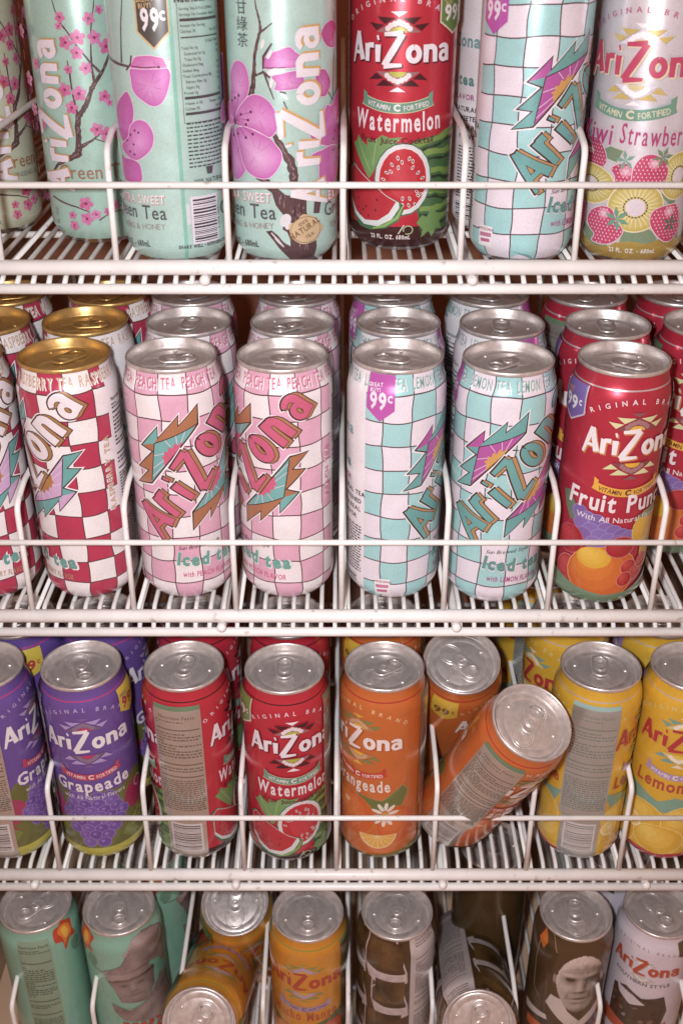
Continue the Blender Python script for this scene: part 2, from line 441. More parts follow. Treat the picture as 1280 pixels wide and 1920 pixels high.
        a.az_letters(lambda i: T(i), k, C(228, 222, 228), 1.9)
        a.az_letters(lambda i: T(i, *D), k, DKB, 1.2); a.az_letters(lambda i: T(i), k, DKB, 1.1)
        a.az_letters(lambda i: T(i, *D), k, P['ext'], .5); a.az_letters(lambda i: T(i, D[0] * .5, D[1] * .5), k, P['ext'], .45)
        a.az_letters(lambda i: T(i), k, DKB, .35)
        a.az_letters(lambda i: T(i), k, P['face'], -.1)
        a.dh = 0
        a.text('Sun Brewed Style', 6, 51, 3.2, BLKC, shear=.3, rot=2)
        a.text('Iced tea', 13.5, 34.2, 10.5, P['white'], bold=.09, track=.12, rot=-4, bend=1, fit=54)
        a.text('Iced tea', 13, 34.6, 10.5, P['iced'], bold=.052, track=.12, rot=-4, bend=1, fit=52)
        a.text('with ' + P['flav'].upper() + ' FLAVOR', 13, 24.5, 4.6, P['with'], bold=.02, rot=-4, fit=44)
    a.ds = 0
    # words round the neck
    word = P['flav'].upper() + ' TEA'; n = 6 if len(word) < 10 else 4; fw = PER / n - 4.6
    for i in range(n):
        x = -PER / 2 + (i + .5) * PER / n
        a.text(word, x + .9, 181.6, 8.0, C(230, 226, 230), bold=.03, fit=fw)
        a.text(word, x, 182.5, 8.0, P['neck'], bold=.012, fit=fw)
    if P.get('flag'): flag(a, -59.5, 193, 21, 35, P['flag'], None, WHT, WHT)
    a.poly([(-61, 8), (-49, 8), (-49, 24), (-61, 24)], C(228, 224, 226)); a.text('ARIZONA', -55, 20.5, 1.9, C(150, 60, 110), bold=.03)
    a.stroke([(-60, 17), (-50, 17.5)], 3, C(190, 110, 150)); a.stroke([(-59, 12.5), (-51, 13.2)], 2.6, C(190, 90, 140))
    return a
TEAL = C(92, 160, 160)
LEMON = dict(white=C(222, 213, 227), check=C(148, 205, 208), line=C(84, 58, 66), face=TEAL, ext=C(178, 132, 84), patch=TEAL, band=C(178, 76, 160), sun=C(204, 150, 76), iced=C(84, 146, 140),
             neck=C(128, 172, 172), flav='Lemon', vt=C(110, 160, 165), flag=C(188, 76, 172), par=1)
LEMON['with'] = C(178, 76, 140)
PEACH = dict(white=C(228, 220, 224), check=C(218, 160, 188), line=C(84, 50, 56), face=C(204, 84, 122), ext=C(168, 112, 76), patch=C(166, 104, 70), band=C(100, 168, 168), sun=C(206, 84, 122), iced=C(92, 160, 150),
             neck=C(208, 100, 136), flav='Peach', vt=C(206, 96, 140), par=0)
PEACH['with'] = C(212, 90, 130)
RASP = dict(white=C(228, 222, 224), check=C(186, 42, 78), line=C(84, 50, 56), face=C(222, 212, 220), ext=C(160, 112, 66), patch=C(88, 160, 160), band=C(196, 156, 200), sun=C(170, 110, 50), iced=C(88, 152, 146),
            neck=C(196, 164, 134), flav='Raspberry', vt=C(190, 156, 120), par=1)
RASP['with'] = C(176, 132, 96)

# ------------------------------------------------------------------ fruit juice family
def sunburst(a, x, y, k, P):
    """two stepped half suns above and below the name; y is the name's middle"""
    for up, base in ((1, y + 14 * k), (-1, y - 12 * k)):
        f = lambda px, py: (x + px * k, base + up * py * k)
        a.poly([f(-5.5, 13.5), f(5.5, 13.5), f(0, 10.2)], P['tip'])
        for m in (1, -1):
            a.poly([f(-15 * m, 10), f(-1.6 * m, 9.4), f(-9.5 * m, 5.2)], P['tri']); a.poly([f(-20.5 * m, 6), f(-9.8 * m, 4.8), f(-15 * m, 1.0)], P['tri'])
        a.poly([f(-15, 0), f(15, 0), f(0, 9.8)], P['ray0'])
        for ang in (25, 48, 70, 90, 110, 132, 155):
            c, q = cos(radians(ang)), sin(radians(ang)); R0 = 7.6 if ang == 90 else 6.9
            a.ell(*f(c * R0 * 1.15, q * R0 * .86), 1.85 * k, 1.9 * k, P['ray'])
        a.poly([f(px, py) for px, py in arc(0, 0, 5.6, 3.6, 0, 180, 12)], P['sun'])
def ribbon(a, x, y, k, col, txt, edge=None):
    half = 25 * k; sag = 5.0 * k; w = 6.4 * k
    pts = [(x + half * t, y + sag * (t * t - .35)) for t in [i / 10 - 1 for i in range(21)]]
    if edge: a.stroke(pts, w + 1.2, edge)
    a.stroke(pts, w, col)
    for m in (-1, 1): a.poly([(x + m * half, y + .65 * sag - w / 2), (x + m * half, y + sag + w * .75), (x + m * (half - 3.2 * k), y + .8 * sag + w * .6), (x + m * (half - 3.2 * k), y + .55 * sag - w / 2)], col)
    a.text('VITAMIN', x - 13.4 * k, y - 1.8 * k - .06 * sag, 3.5 * k, txt, bold=.015, fit=17 * k, rot=-11, bend=.4); a.text('C', x, y - 2.2 * k - .3 * sag, 4.4 * k, txt, bold=.05)
    a.text('FORTIFIED', x + 13.8 * k, y - 1.8 * k - .06 * sag, 3.5 * k, txt, bold=.015, fit=18 * k, rot=11, bend=.4)
def juice(P, fruit, hs=1.0):
    a = Art(P['base']); a.hs = hs; a.lift = 3 if hs < 1 else 0
    if P.get('foot'): a.poly([(-PER / 2, 3.4), (PER / 2, 3.4), (PER / 2, P['footh']), (-PER / 2, P['footh'])], P['foot'])
    a.poly([(-PER / 2, 183.2), (PER / 2, 183.2), (PER / 2, 184.3), (-PER / 2, 184.3)], P['ring'])
    for s0 in (0, PER / 2):
        a.ds = s0
        if fruit: fruit(a)
        a.text('ORIGINAL BRAND', 0, 175, 3.6, P['small'], bold=.015, track=.9, bend=-6.5, half=27)
        sunburst(a, 0, 141, 1.0, P)
        a.az(0, 141, 75, P['name'], P.get('nshadow'))
        ribbon(a, 0, 106, 1.0, P['rib'], P['ribt'], P.get('ribe'))
        a.text(P['flav'], 0, 88, P.get('fsize', 10.5), P['ftext'], bold=.026, fit=P.get('fw', 66), track=.12, bend=1.5, half=35)
        if P.get('sub'): a.text(P['sub'], 0, 79, 4.4, P['subc'], bold=.012, fit=P.get('fw', 66) * .82, bend=1.0, half=35)
    a.ds = 0
    if P.get('panel') is not None:
        x = P['panel']; pc = P.get('panelc', SIL)
        a.poly([(x - 20, 58), (x + 20, 58), (x + 20, 181), (x - 20, 181)], pc)
        a.poly([(x - 20, 177), (x + 20, 177), (x + 20, 181), (x - 20, 181)], P.get('ptop', C(90, 120, 90)))
        nutrition(a, x, 176, 62, 40, None, P.get('pt', C(100, 86, 70)), 11)
        a.poly([(x - 17, 8), (x + 17, 8), (x + 17, 58), (x - 17, 58)], pc)
        barcode(a, x - 12, x + 12, 20, 50, P.get('pt', C(70, 58, 44)), C(200, 196, 200))
    if P.get('flag'):
        flag(a, P['flagx'], 183, 24, 29, P['flag'], P.get('flage'), P['flagt'], P.get('flagg'))
    return a

def seeds(a, pts, fg, ring=None):
    for x, y, r in pts:
        if ring: a.ell(x, y, .95, 1.75, ring, r)
        a.ell(x, y, .5, 1.15, fg, r)
def leafy(a, pts, col, vein=None, edge=None):
    a.poly(pts, col)
    if edge: a.outline(pts, .5, edge)
def melon(a):
    G0 = C(58, 104, 58); G1 = C(112, 150, 66); GD = C(34, 54, 38)
    body = [(6, 76), (14, 82), (30, 84), (46, 82), (57, 76), (57, 12), (20, 12)]
    a.poly(body, G0)
    r = random.Random(4)
    for i in range(6):
        y = 78 - i * 11; pts = [(12 + i * 1.5 + t * 45, y + 4 * sin(t * 2.2 + i) + r.uniform(-1, 1) + t * 3 - 6 * t * t * (i > 2)) for t in [j / 9 for j in range(10)]]
        a.stroke(pts, [r.uniform(3.2, 5.4) for _ in pts], G1)
        a.stroke([(x, y2 - 5) for x, y2 in pts], [r.uniform(1.2, 2.6) for _ in pts], GD)
    L = C(104, 150, 84)
    a.poly([(-37, 76), (-33, 78), (-31, 83), (-27, 79), (-22, 76), (-22, 82), (-16, 80), (-10, 85), (-4, 83), (4, 84), (0, 79), (8, 80), (-2, 74), (-12, 66), (-17, 56), (-20, 52)], L)
    for p in (((-31, 80), (-19, 58)), ((-14, 82), (-17, 62)), ((2, 82), (-12, 68))): a.stroke(p, .6, C(150, 186, 120))
    # slice
    x, y = 5.5, 53; a.ell(x, y, 21.2, 27.2, C(60, 108, 84)); a.ell(x, y, 20.3, 26.2, C(206, 212, 214)); a.ell(x, y, 17.6, 23.4, C(228, 200, 206)); a.ell(x, y, 17.0, 22.8, C(196, 34, 48))
    a.ell(x, y - 1, 10, 13, C(204, 48, 64))
    P = [(-4, 16, 10), (4, 15.5, -10), (6.5, 13.5, 5), (-8, 11, 30), (-1, 13, 10), (-3.5, 9, 0), (6.5, 9, -25), (-11.5, 5, 60), (-8.6, 6, 35), (10.5, 5, -40), (14, 1, -60), (-14, 0, 70), (10, -9, 50), (13, -11, -60), (11, -12, 45), (0, -14, 0), (5, -14, 20), (0, -19, 0), (4.5, -19, 20), (9, -18.5, 30)]
    seeds(a, [(x + p, y + q, t) for p, q, t in P], BLKC, C(232, 216, 216))
    # wedge
    a.poly([(-42, 58), (-36, 62)] + [(-18, 50), (-6, 41), (4.5, 36), (6.5, 30), (3, 22), (-6, 16), (-18, 13.5), (-28, 15), (-36, 22), (-40, 30)], C(60, 106, 70))
    a.poly([(-40.5, 56), (-36, 61), (-18, 50), (-6, 41), (3, 36), (3.4, 32), (-2, 23), (-12, 17), (-24, 17), (-34, 23), (-40, 32)], C(206, 212, 214))
    a.poly([(-40, 56), (-36, 60.4), (-18, 49.4), (-6, 40.4), (1.0, 36.5), (-4, 27.6), (-12, 21.5), (-23, 20.5), (-33, 26), (-39.6, 35)], C(192, 36, 52))
    a.stroke([(5.6, 33), (2, 24.5), (-7, 18), (-16, 15)], [1, 2.2, 2.2, 1], C(120, 168, 84))
    seeds(a, [(-34, 42, 0), (-30, 36, 0), (-30, 29, 0), (-25, 28, 20), (-22, 31, 10), (-13, 37, 30), (-14, 29, 30), (-20, 24, 0), (-35, 35, 10), (-28, 24, 0)], C(40, 16, 20), None)
    # vine leaf and print
    a.poly([(16, 20), (20, 26), (24, 24), (28, 30), (33, 26), (38, 25), (37, 18), (40, 12), (33, 14), (30, 7), (26, 13), (20, 8), (21, 15)], C(98, 142, 74))
    a.stroke(arc(10, 15, 3.4, 3.2, 200, -120, 12), .8, C(150, 180, 130)); a.stroke([(3, 12), (7, 19)], .8, C(200, 204, 190))
    a.text('23 FL. OZ. 680mL', -3, 7.6, 3.4, C(224, 214, 214), bold=.03, xs=.68)
REDJ = dict(base=C(202, 34, 56, .30), foot=C(56, 20, 22), footh=17.5, ring=C(70, 14, 22), small=C(220, 196, 206), tip=C(226, 218, 226), tri=C(66, 14, 26), ray0=C(150, 100, 104), ray=C(220, 208, 214), sun=C(170, 172, 44),
            name=C(226, 218, 228), nshadow=C(92, 14, 34), rib=C(92, 146, 124), ribe=C(190, 190, 150), ribt=C(222, 216, 220), flav='Watermelon', ftext=C(226, 214, 222), fsize=13, fw=65,
            sub='Fruit Juice Cocktail', subc=C(92, 20, 40), panel=-64, flag=C(92, 130, 60), flage=C(210, 200, 180), flagx=65.6, flagt=C(228, 224, 226), flagg=C(210, 180, 120))
def punch(a):
    a.poly([(-50, 96), (-44, 98), (-38, 90), (-33, 76), (-40, 74), (-46, 84)], C(96, 118, 92))
    PU = C(128, 100, 176); PE = C(150, 128, 190)
    for i, (x, y) in enumerate([(-33, 84), (-26, 80), (-19, 79), (-31, 75), (-12, 73), (-23, 71), (-6, 71), (-16, 67), (-28, 66), (-9, 64), (0, 68), (-20, 60), (-13, 58), (6, 66), (-3, 62)]):
        a.ell(x, y, 6.4, 6.0, PE); a.ell(x, y, 5.9, 5.5, PU if i % 2 else C(120, 92, 168))
    a.ball(-38, 58, 10.5, C(168, 26, 40), C(190, 44, 58), C(190, 80, 90), 12)
    a.ball(-38, 30, 9.5, C(176, 34, 44), C(200, 60, 62), C(200, 120, 110), 13)
    Y0 = C(214, 158, 34); a.ball(22, 70, 13, Y0, C(226, 176, 48), C(200, 190, 110), 15); a.ell(30, 54, 11, 22, C(206, 160, 46)); a.ell(40, 72, 9, 14, C(212, 160, 40))
    for i in range(7): a.stroke([(20 + i * 3.2, 40), (26 + i * 3, 62)], .7, C(170, 128, 40))
    a.poly([(10, 82), (30, 88), (44, 92), (44, 80), (24, 78)], C(120, 140, 96))
    a.ball(-10, 33, 27, C(204, 88, 30), C(218, 120, 36), C(220, 150, 90), 24); a.ball(-18, 47, 13, C(214, 160, 36), C(226, 180, 60), None, 9.5)
    a.ball(1, 57, 11, C(170, 26, 38), C(190, 44, 54), C(200, 110, 110), 9)
    for x, y in ((10, 38), (18, 31), (8, 27), (24, 40)): a.ball(x, y, 6.2, C(180, 26, 34), C(204, 62, 60), C(214, 120, 104))
    a.stroke([(-PER / 4, 20), (-45, 16), (-30, 12), (-8, 8.5), (12, 10), (32, 16), (46, 22), (PER / 4, 20)], [18, 16, 13, 11, 11, 14, 16, 18], C(104, 134, 106))
PUNCH = dict(base=C(200, 38, 64, .40), foot=C(104, 134, 106), footh=10, ring=C(222, 206, 214, .7), small=C(226, 214, 220), tip=C(136, 76, 84), tri=C(204, 206, 150), ray0=C(128, 60, 70), ray=C(160, 108, 116), sun=C(226, 166, 44),
             name=C(228, 220, 226), nshadow=C(200, 120, 60), rib=C(222, 160, 50), ribt=C(96, 40, 36), flav='Fruit Punch', ftext=C(226, 216, 222), fsize=14, fw=86, sub='With All Natural Flavors', subc=C(220, 206, 214),
             flag=C(112, 92, 170), flage=C(190, 180, 200), flagx=63, flagt=C(226, 222, 230), flagg=C(190, 140, 60), panel=-57)
def grapes(a):
    a.poly([(-57, 84), (-40, 86), (-34, 94), (-28, 86), (-10, 84), (8, 87), (24, 84), (44, 95), (50, 84), (57, 84), (57, 20), (-57, 20)], C(98, 100, 44))
    a.ell(-44, 62, 16, 15, C(168, 48, 88)); a.ell(40, 66, 14, 15, C(160, 40, 84)); a.ell(-48, 38, 9, 10, C(160, 44, 84))
    for p in ([(-52, 36), (-44, 44), (-36, 36), (-44, 26)], [(20, 30), (32, 44), (46, 40), (44, 26), (30, 20)], [(36, 50), (48, 56), (54, 46), (46, 40)]): a.poly(p, C(112, 122, 50))
    r = random.Random(2); P = []
    for j in range(8):
        y = 80 - j * 7.4; w = 30 - abs(j - 3) * 3.4 if j < 6 else 30 - j * 2.6
        n = max(2, int(w * 2 / 9.5)); P += [(-3 - w + (i + .5) * 2 * w / n + r.uniform(-1, 1), y + r.uniform(-1, 1)) for i in range(n)]
    for i, (x, y) in enumerate(P):
        a.ell(x, y, 6.2, 6.0, C(150, 120, 196)); a.ell(x, y, 5.6, 5.4, [C(104, 70, 164), C(112, 80, 172), C(98, 64, 156)][i % 3]); a.ell(x - 1.4, y + 1.4, 1.7, 1.6, C(134, 106, 190))
    a.stroke(arc(40, 40, 7, 6, 0, 300, 14), .8, C(196, 190, 130)); a.stroke([(30, 34), (36, 36), (46, 44)], .8, C(196, 190, 130)); a.stroke(arc(44, 76, 5, 5, 0, 280, 12), .7, C(214, 180, 190))
GRAPE = dict(base=C(104, 74, 166, .30), foot=C(178, 174, 60), footh=22, ring=C(186, 50, 120), small=C(180, 160, 206), tip=C(120, 80, 150), tri=C(164, 140, 200), ray0=C(112, 84, 110), ray=C(126, 104, 140), sun=C(180, 46, 96),
             name=C(222, 216, 222), rib=C(190, 54, 84), ribt=C(222, 200, 206), flav='Grapeade', ftext=C(222, 212, 220), fsize=12.5, fw=66, sub='with All Natural Flavors', subc=C(206, 196, 210),
             flag=C(206, 178, 54), flagx=45, flagt=C(188, 40, 60), flagg=C(90, 60, 120), panel=-60)
def oranges(a):
    G = C(100, 108, 50)
    for p in ([(-46, 82), (-34, 88), (-22, 78), (-30, 66), (-44, 68)], [(-14, 76), (0, 82), (22, 78), (40, 94), (46, 86), (40, 70), (14, 66)], [(-56, 70), (-48, 84), (-42, 60)]): a.poly(p, G); a.outline(p, .5, C(140, 140, 80))
    a.ball(-8, 56, 24, C(208, 84, 26), C(226, 120, 50), C(196, 120, 40), 25); a.ball(-38, 44, 18, C(200, 76, 24), C(218, 108, 40), C(196, 120, 40), 22); a.ball(36, 48, 18, C(204, 80, 26), C(222, 112, 44), C(196, 120, 40), 22)
    a.ell(-12, 68, 3.5, 2.4, C(236, 180, 140))
    for i in range(10): a.ell(25 + 7.6 * cos(i * pi / 5 + .2), 62 + 9.6 * sin(i * pi / 5 + .2), 4.8, 1.7, C(222, 214, 200), math.degrees(i * pi / 5 + .2))
    a.ell(25, 62, 3, 3.4, C(196, 150, 60))
    arcp = arc(19, 38, 17, 17, 185, 360, 16); a.poly(arcp, C(224, 190, 130)); a.poly(arc(19, 37.5, 15.2, 15.2, 186, 359, 16), C(222, 162, 60))
    for t in (205, 228, 250, 272, 295, 318, 340): a.stroke([(19, 37), (19 + 14.6 * cos(radians(t)), 37 + 14.6 * sin(radians(t)))], .7, C(230, 200, 130))
    a.stroke([(-PER / 4, 13), (-20, 10), (6, 7.5), (30, 10), (PER / 4, 13)], [12, 9, 8, 9, 12], C(110, 112, 54))
ORANGE = dict(base=C(212, 104, 40, .32), foot=C(110, 112, 54), footh=9, ring=C(176, 34, 36), small=C(222, 180, 130), tip=C(214, 160, 40), tri=C(118, 122, 60), ray0=C(170, 120, 80), ray=C(196, 150, 110), sun=C(224, 164, 34),
              name=C(226, 214, 210), nshadow=C(170, 70, 20), rib=C(200, 48, 40), ribt=C(224, 206, 196), flav='Orangeade', ftext=C(222, 208, 200), fsize=12.5, fw=58, flag=C(206, 164, 40), flagx=-50, flagt=C(120, 70, 30), panel=79)
def lemons(a):
    Y = C(226, 178, 42)
    for p in ([(-40, 84), (-24, 80), (-10, 74), (4, 82), (20, 76), (38, 82), (30, 64), (-30, 62)], [(-56, 40), (-44, 56), (-36, 40), (-46, 22)], [(24, 40), (40, 52), (52, 40), (44, 20)]): a.poly(p, C(116, 160, 140))
    for x, y, rx, ry in ((-22, 50, 20, 18), (16, 52, 20, 19), (-4, 30, 22, 16), (34, 30, 16, 16), (-40, 26, 14, 16)): a.ball(x, y, rx, C(216, 166, 34), C(232, 194, 74), C(236, 212, 120), ry)
    a.ell(-30, 42, 9, 8.4, C(238, 226, 190)); a.ell(-30, 42, 7.6, 7, C(228, 196, 80)); 
    for i in range(8): a.stroke([(-30, 42), (-30 + 7 * cos(i * pi / 4), 42 + 6.4 * sin(i * pi / 4))], .6, C(238, 226, 190))
    for x, y in ((-52, 66), (46, 68)):
        for i in range(5): a.ell(x + 3 * cos(i * 1.257), y + 3 * sin(i * 1.257), 2.6, 1.6, C(228, 222, 216), i * 72)
LEMA = dict(base=C(228, 176, 38, .30), foot=C(196, 48, 62), footh=15, ring=C(216, 206, 200, .6), small=C(206, 190, 130), tip=C(224, 214, 196), tri=C(108, 158, 146), ray0=C(206, 190, 130), ray=C(228, 220, 200), sun=C(226, 190, 60),
            name=C(184, 44, 52), nshadow=C(206, 150, 40), rib=C(168, 140, 184), ribt=C(226, 214, 220), flav='Lemonade', ftext=C(184, 60, 50), fsize=12.5, fw=66, flag=C(150, 120, 186), flagx=-66, flagt=C(228, 220, 228), panel=57,
            panelc=(.54, .58, .56, .75), ptop=C(140, 180, 176), pt=C(116, 124, 116))
def mangos(a):
    G = C(86, 104, 50)
    a.poly([(-40, 84), (-20, 76), (4, 80), (28, 88), (46, 92), (40, 70), (-30, 66)], G)
    a.ball(-16, 52, 26, C(206, 96, 34), C(222, 140, 50), C(190, 120, 40), 24); a.ball(28, 56, 22, C(196, 70, 44), C(214, 110, 56), C(190, 100, 50), 24); a.ball(4, 28, 24, C(214, 128, 36), C(226, 160, 60), None, 18)
MANGO = dict(base=C(224, 146, 34, .35), foot=C(96, 110, 50), footh=12, ring=C(130, 140, 50), small=C(200, 130, 80), tip=C(150, 150, 60), tri=C(132, 140, 60), ray0=C(170, 140, 140), ray=C(176, 150, 180), sun=C(212, 160, 40),
             name=C(186, 58, 40), rib=C(164, 140, 186), ribt=C(120, 70, 70), flav='Mucho Mango', ftext=C(186, 80, 44), fsize=11.5, fw=66, panel=59, panelc=(.34, .28, .16, .9), flag=C(90, 104, 44), flagx=-56, flagt=C(224, 218, 210))

# ------------------------------------------------------------------ kiwi and strawberry
def strawberry(a, pts, c0, c1, seed=0, hi=None):
    x0 = min(p[0] for p in pts); x1 = max(p[0] for p in pts); y0 = min(p[1] for p in pts); y1 = max(p[1] for p in pts)
    pts = smooth(pts, 3); a.poly(pts, c0); a.outline(pts, .55, C(214, 196, 208))
    cx, cy = sum(p[0] for p in pts) / len(pts), sum(p[1] for p in pts) / len(pts)
    if hi: a.ell(hi[0], hi[1], 4.2, 3.6, c1); a.ell(hi[0], hi[1], 2.6, 2.2, mix(c1, WHT, .3)); a.ell(hi[0], hi[1], 1.3, 1.1, mix(c1, WHT, .55))
    def inside(x, y):
        n = len(pts); r = False
        for i in range(n):
            (ax, ay), (bx, by) = pts[i], pts[i - 1]
            if (ay > y) != (by > y) and x < (bx - ax) * (y - ay) / (by - ay) + ax: r = not r
        return r
    y = y0 + 1.2; row = 0
    while y < y1:
        x = x0 + (1.3 if row % 2 else 0)
        while x < x1:
            if all(inside(x + d, y + e) for d, e in ((1.1, 0), (-1.1, 0), (0, 1.1), (0, -1.1))): a.ell(x, y, .42, .62, C(232, 196, 206), 15, 6)
            x += 2.7
        y += 2.3; row += 1
def kiwi_slice(a, x, y, rx, ry, core=None):
    a.ell(x, y, rx, ry, C(222, 214, 180), n=32); a.ell(x, y, rx * .955, ry * .955, C(188, 170, 84), n=32); a.ell(x, y, rx * .8, ry * .8, C(196, 180, 96), n=28)
    for i in range(26):
        t = i * 2 * pi / 26; a.stroke([(x + rx * .42 * cos(t), y + ry * .42 * sin(t)), (x + rx * .86 * cos(t), y + ry * .86 * sin(t))], [1.0, .3], C(220, 210, 158))
    for i in range(22):
        t = i * 2 * pi / 22; a.ell(x + rx * .40 * cos(t), y + ry * .40 * sin(t), .55, .75, C(74, 66, 50), math.degrees(t), 6)
    a.ell(x, y, rx * .34, ry * .35, C(214, 204, 214))
def calyx(a, x, y, r, col, a0=0, n=5):
    for i in range(n):
        t = radians(a0 + i * 360 / n); a.poly([(x, y), (x + r * .55 * cos(t - .35), y + r * .55 * sin(t - .35)), (x + r * cos(t), y + r * sin(t)), (x + r * .55 * cos(t + .35), y + r * .55 * sin(t + .35))], col)
def kiwi():
    a = Art(C(212, 208, 218, .35)); a.lift = 5
    for s0 in (0, PER / 2):
        a.ds = s0
        for p in ([(-38, 70), (-30, 74), (-20, 72), (-24, 64), (-34, 66)], [(-48, 20), (-42, 4), (-34, 2.6), (-22, 6), (-28, 14)], [(-14, 20), (-16, 9), (-4, 8), (6, 10), (11, 14), (6, 20), (0, 24)], [(8, 44), (16, 52), (24, 46), (20, 34)], [(20, 12), (30, 20), (34, 8), (26, 4)]):
            a.poly(p, C(112, 138, 108)); a.outline(p, .45, C(180, 196, 170))
        a.poly([(-PER / 4, 3.4), (PER / 4, 3.4), (PER / 4, 16), (30, 12), (12, 14), (4, 11), (-8, 12.5), (-18, 11), (-22, 8), (-34, 6), (-48, 12), (-PER / 4, 16)], C(190, 158, 72, .45))
        S0 = C(196, 60, 104); S1 = C(214, 120, 150)
        strawberry(a, [(-65.3, 68.9), (-58, 75), (-50.4, 77), (-40.8, 76.8), (-35.1, 71.7), (-32.4, 67.3), (-32.3, 61.6), (-40.7, 56), (-57.6, 54)], S0, S1, 1)
        calyx(a, -52, 76, 6, C(96, 120, 92), 20)
        strawberry(a, [(-27.6, 59.7), (-22.7, 63.3), (-17.8, 64.2), (-13.7, 63.1), (-12.7, 57.8), (-12.8, 50), (-21.5, 47), (-24.2, 55.3)], S0, S1, 2, (-17, 59))
        calyx(a, -18, 66, 7, C(110, 160, 140), 30, 5)
        kiwi_slice(a, 20, 56, 14, 16); 
        strawberry(a, [(-12.6, 54.8), (-12.5, 60.8), (-9.8, 66.9), (-5.0, 70.6), (1.0, 70.7), (6.5, 67.6), (10.9, 61.5), (10.6, 55.5), (7.3, 48), (-11.9, 48)], S0, S1, 3, (1, 65))
        calyx(a, 6, 69, 7, C(104, 132, 96), 10, 6)
        kiwi_slice(a, -43, 47.5, 21, 13.5); kiwi_slice(a, -7.6, 36.0, 19, 17)
        strawberry(a, [(-41.8, 23.4), (-39.8, 29.0), (-34.2, 33.0), (-28.3, 34.8), (-22.5, 33.5), (-19.2, 27.7), (-14.6, 22.0), (-13.5, 18.3), (-17.2, 12.8), (-23.3, 9.3), (-30.4, 8.6), (-35.6, 10.0), (-33.7, 14.4), (-38.8, 18.3)], S0, S1, 4, (-28, 30))
        calyx(a, -18.5, 27.5, 8.5, C(92, 150, 128), 40, 6)
        strawberry(a, [(2.5, 27.8), (3.6, 33.3), (7.7, 36.2), (14.6, 37.6), (22.4, 36.6), (27.2, 22.0), (23.9, 14.4), (17.2, 11.8), (10.5, 15.4), (4.6, 22.1)], S0, S1, 5, (16, 33))
        calyx(a, 18, 25, 6.5, C(70, 104, 84), 10, 5)
        strawberry(a, [(-62, 44), (-50, 40), (-44, 30), (-46, 16), (-56, 12), (-64, 20)], S0, S1, 6)
        P = dict(tip=C(236, 234, 240), tri=C(196, 172, 92), ray0=C(214, 208, 226), ray=C(240, 238, 244), sun=C(206, 196, 140))
        a.text('ORIGINAL BRAND', -17, 156, 3.3, C(190, 80, 130), bold=.01, track=.9, bend=-7, half=28)
        sunburst(a, -17, 124.5, .92, P)
        a.az(-16, 124.5, 76, C(196, 60, 98), C(214, 200, 170), (1.0, -.8))
        ribbon(a, -18.5, 97, 1.08, C(96, 150, 130), C(206, 206, 176))
        a.text('Kiwi', -42, 75.5, 13, C(184, 50, 120), bold=.006, fit=27, track=.12, shear=.05); a.text('Strawberry', 1.5, 76.5, 12.5, C(184, 50, 120), bold=.006, fit=49, track=.12, bend=1)
        a.text('with', -47, 68, 4, C(224, 200, 206), bold=.02); a.text('23 FL. OZ. - 680mL', -6, 5, 3.1, C(224, 218, 206), bold=.03, xs=.7)
    a.ds = 0
    return a

# ------------------------------------------------------------------ green tea, big blossom
MINT = C(166, 203, 196, .16)
PK0 = C(196, 96, 180); PK1 = C(216, 140, 206); PK2 = C(180, 74, 160)
def petal(a, pts, c0=PK0, c1=PK1):
    pts = smooth(pts)
    cx, cy = sum(p[0] for p in pts) / len(pts), sum(p[1] for p in pts) / len(pts)
    a.outline(pts, .9, C(226, 200, 222)); a.poly(pts, c0)
    for i in range(1, 10):
        f = 1 - i * .095; a.poly([(cx + (x - cx) * f + 1.0 * (1 - f), cy + (y - cy) * f - 2.5 * (1 - f)) for x, y in pts], mix(c0, c1, i / 9))
    r = random.Random(int(cx * 10))
    for i in range(7):
        t = r.uniform(0, 1); b = pts[r.randrange(len(pts))]; a.stroke([(cx + (b[0] - cx) * .2, cy + (b[1] - cy) * .2), (cx + (b[0] - cx) * .55, cy + (b[1] - cy) * .58 ), (cx + (b[0] - cx) * .86, cy + (b[1] - cy) * .86)], [.2, .35, .1], mix(c0, PK2, .5))
def bark(a, pts, w, seed=0):
    r = random.Random(seed); B0 = C(84, 58, 62); n = len(pts)
    if not hasattr(w, '__len__'): w = [w] * n
    P = []; W = []
    for i in range(n - 1):
        for t in (0, .25, .5, .75):
            P.append((pts[i][0] + (pts[i + 1][0] - pts[i][0]) * t + r.uniform(-.1, .1) * w[i], pts[i][1] + (pts[i + 1][1] - pts[i][1]) * t)); W.append((w[i] + (w[i + 1] - w[i]) * t) * r.uniform(.82, 1.15))
    P.append(pts[-1]); W.append(w[-1]); a.stroke(P, W, B0)
    for i in range(0, len(P) - 1):
        if W[i] > 1.2 and r.random() < .75: a.stroke([(P[i][0] + W[i] * r.uniform(-.25, .25), P[i][1]), (P[i + 1][0] + W[i] * r.uniform(-.2, .2), P[i + 1][1])], [W[i] * .12, W[i] * .22], r.choice((C(140, 112, 118), C(54, 34, 38), C(120, 92, 96))))
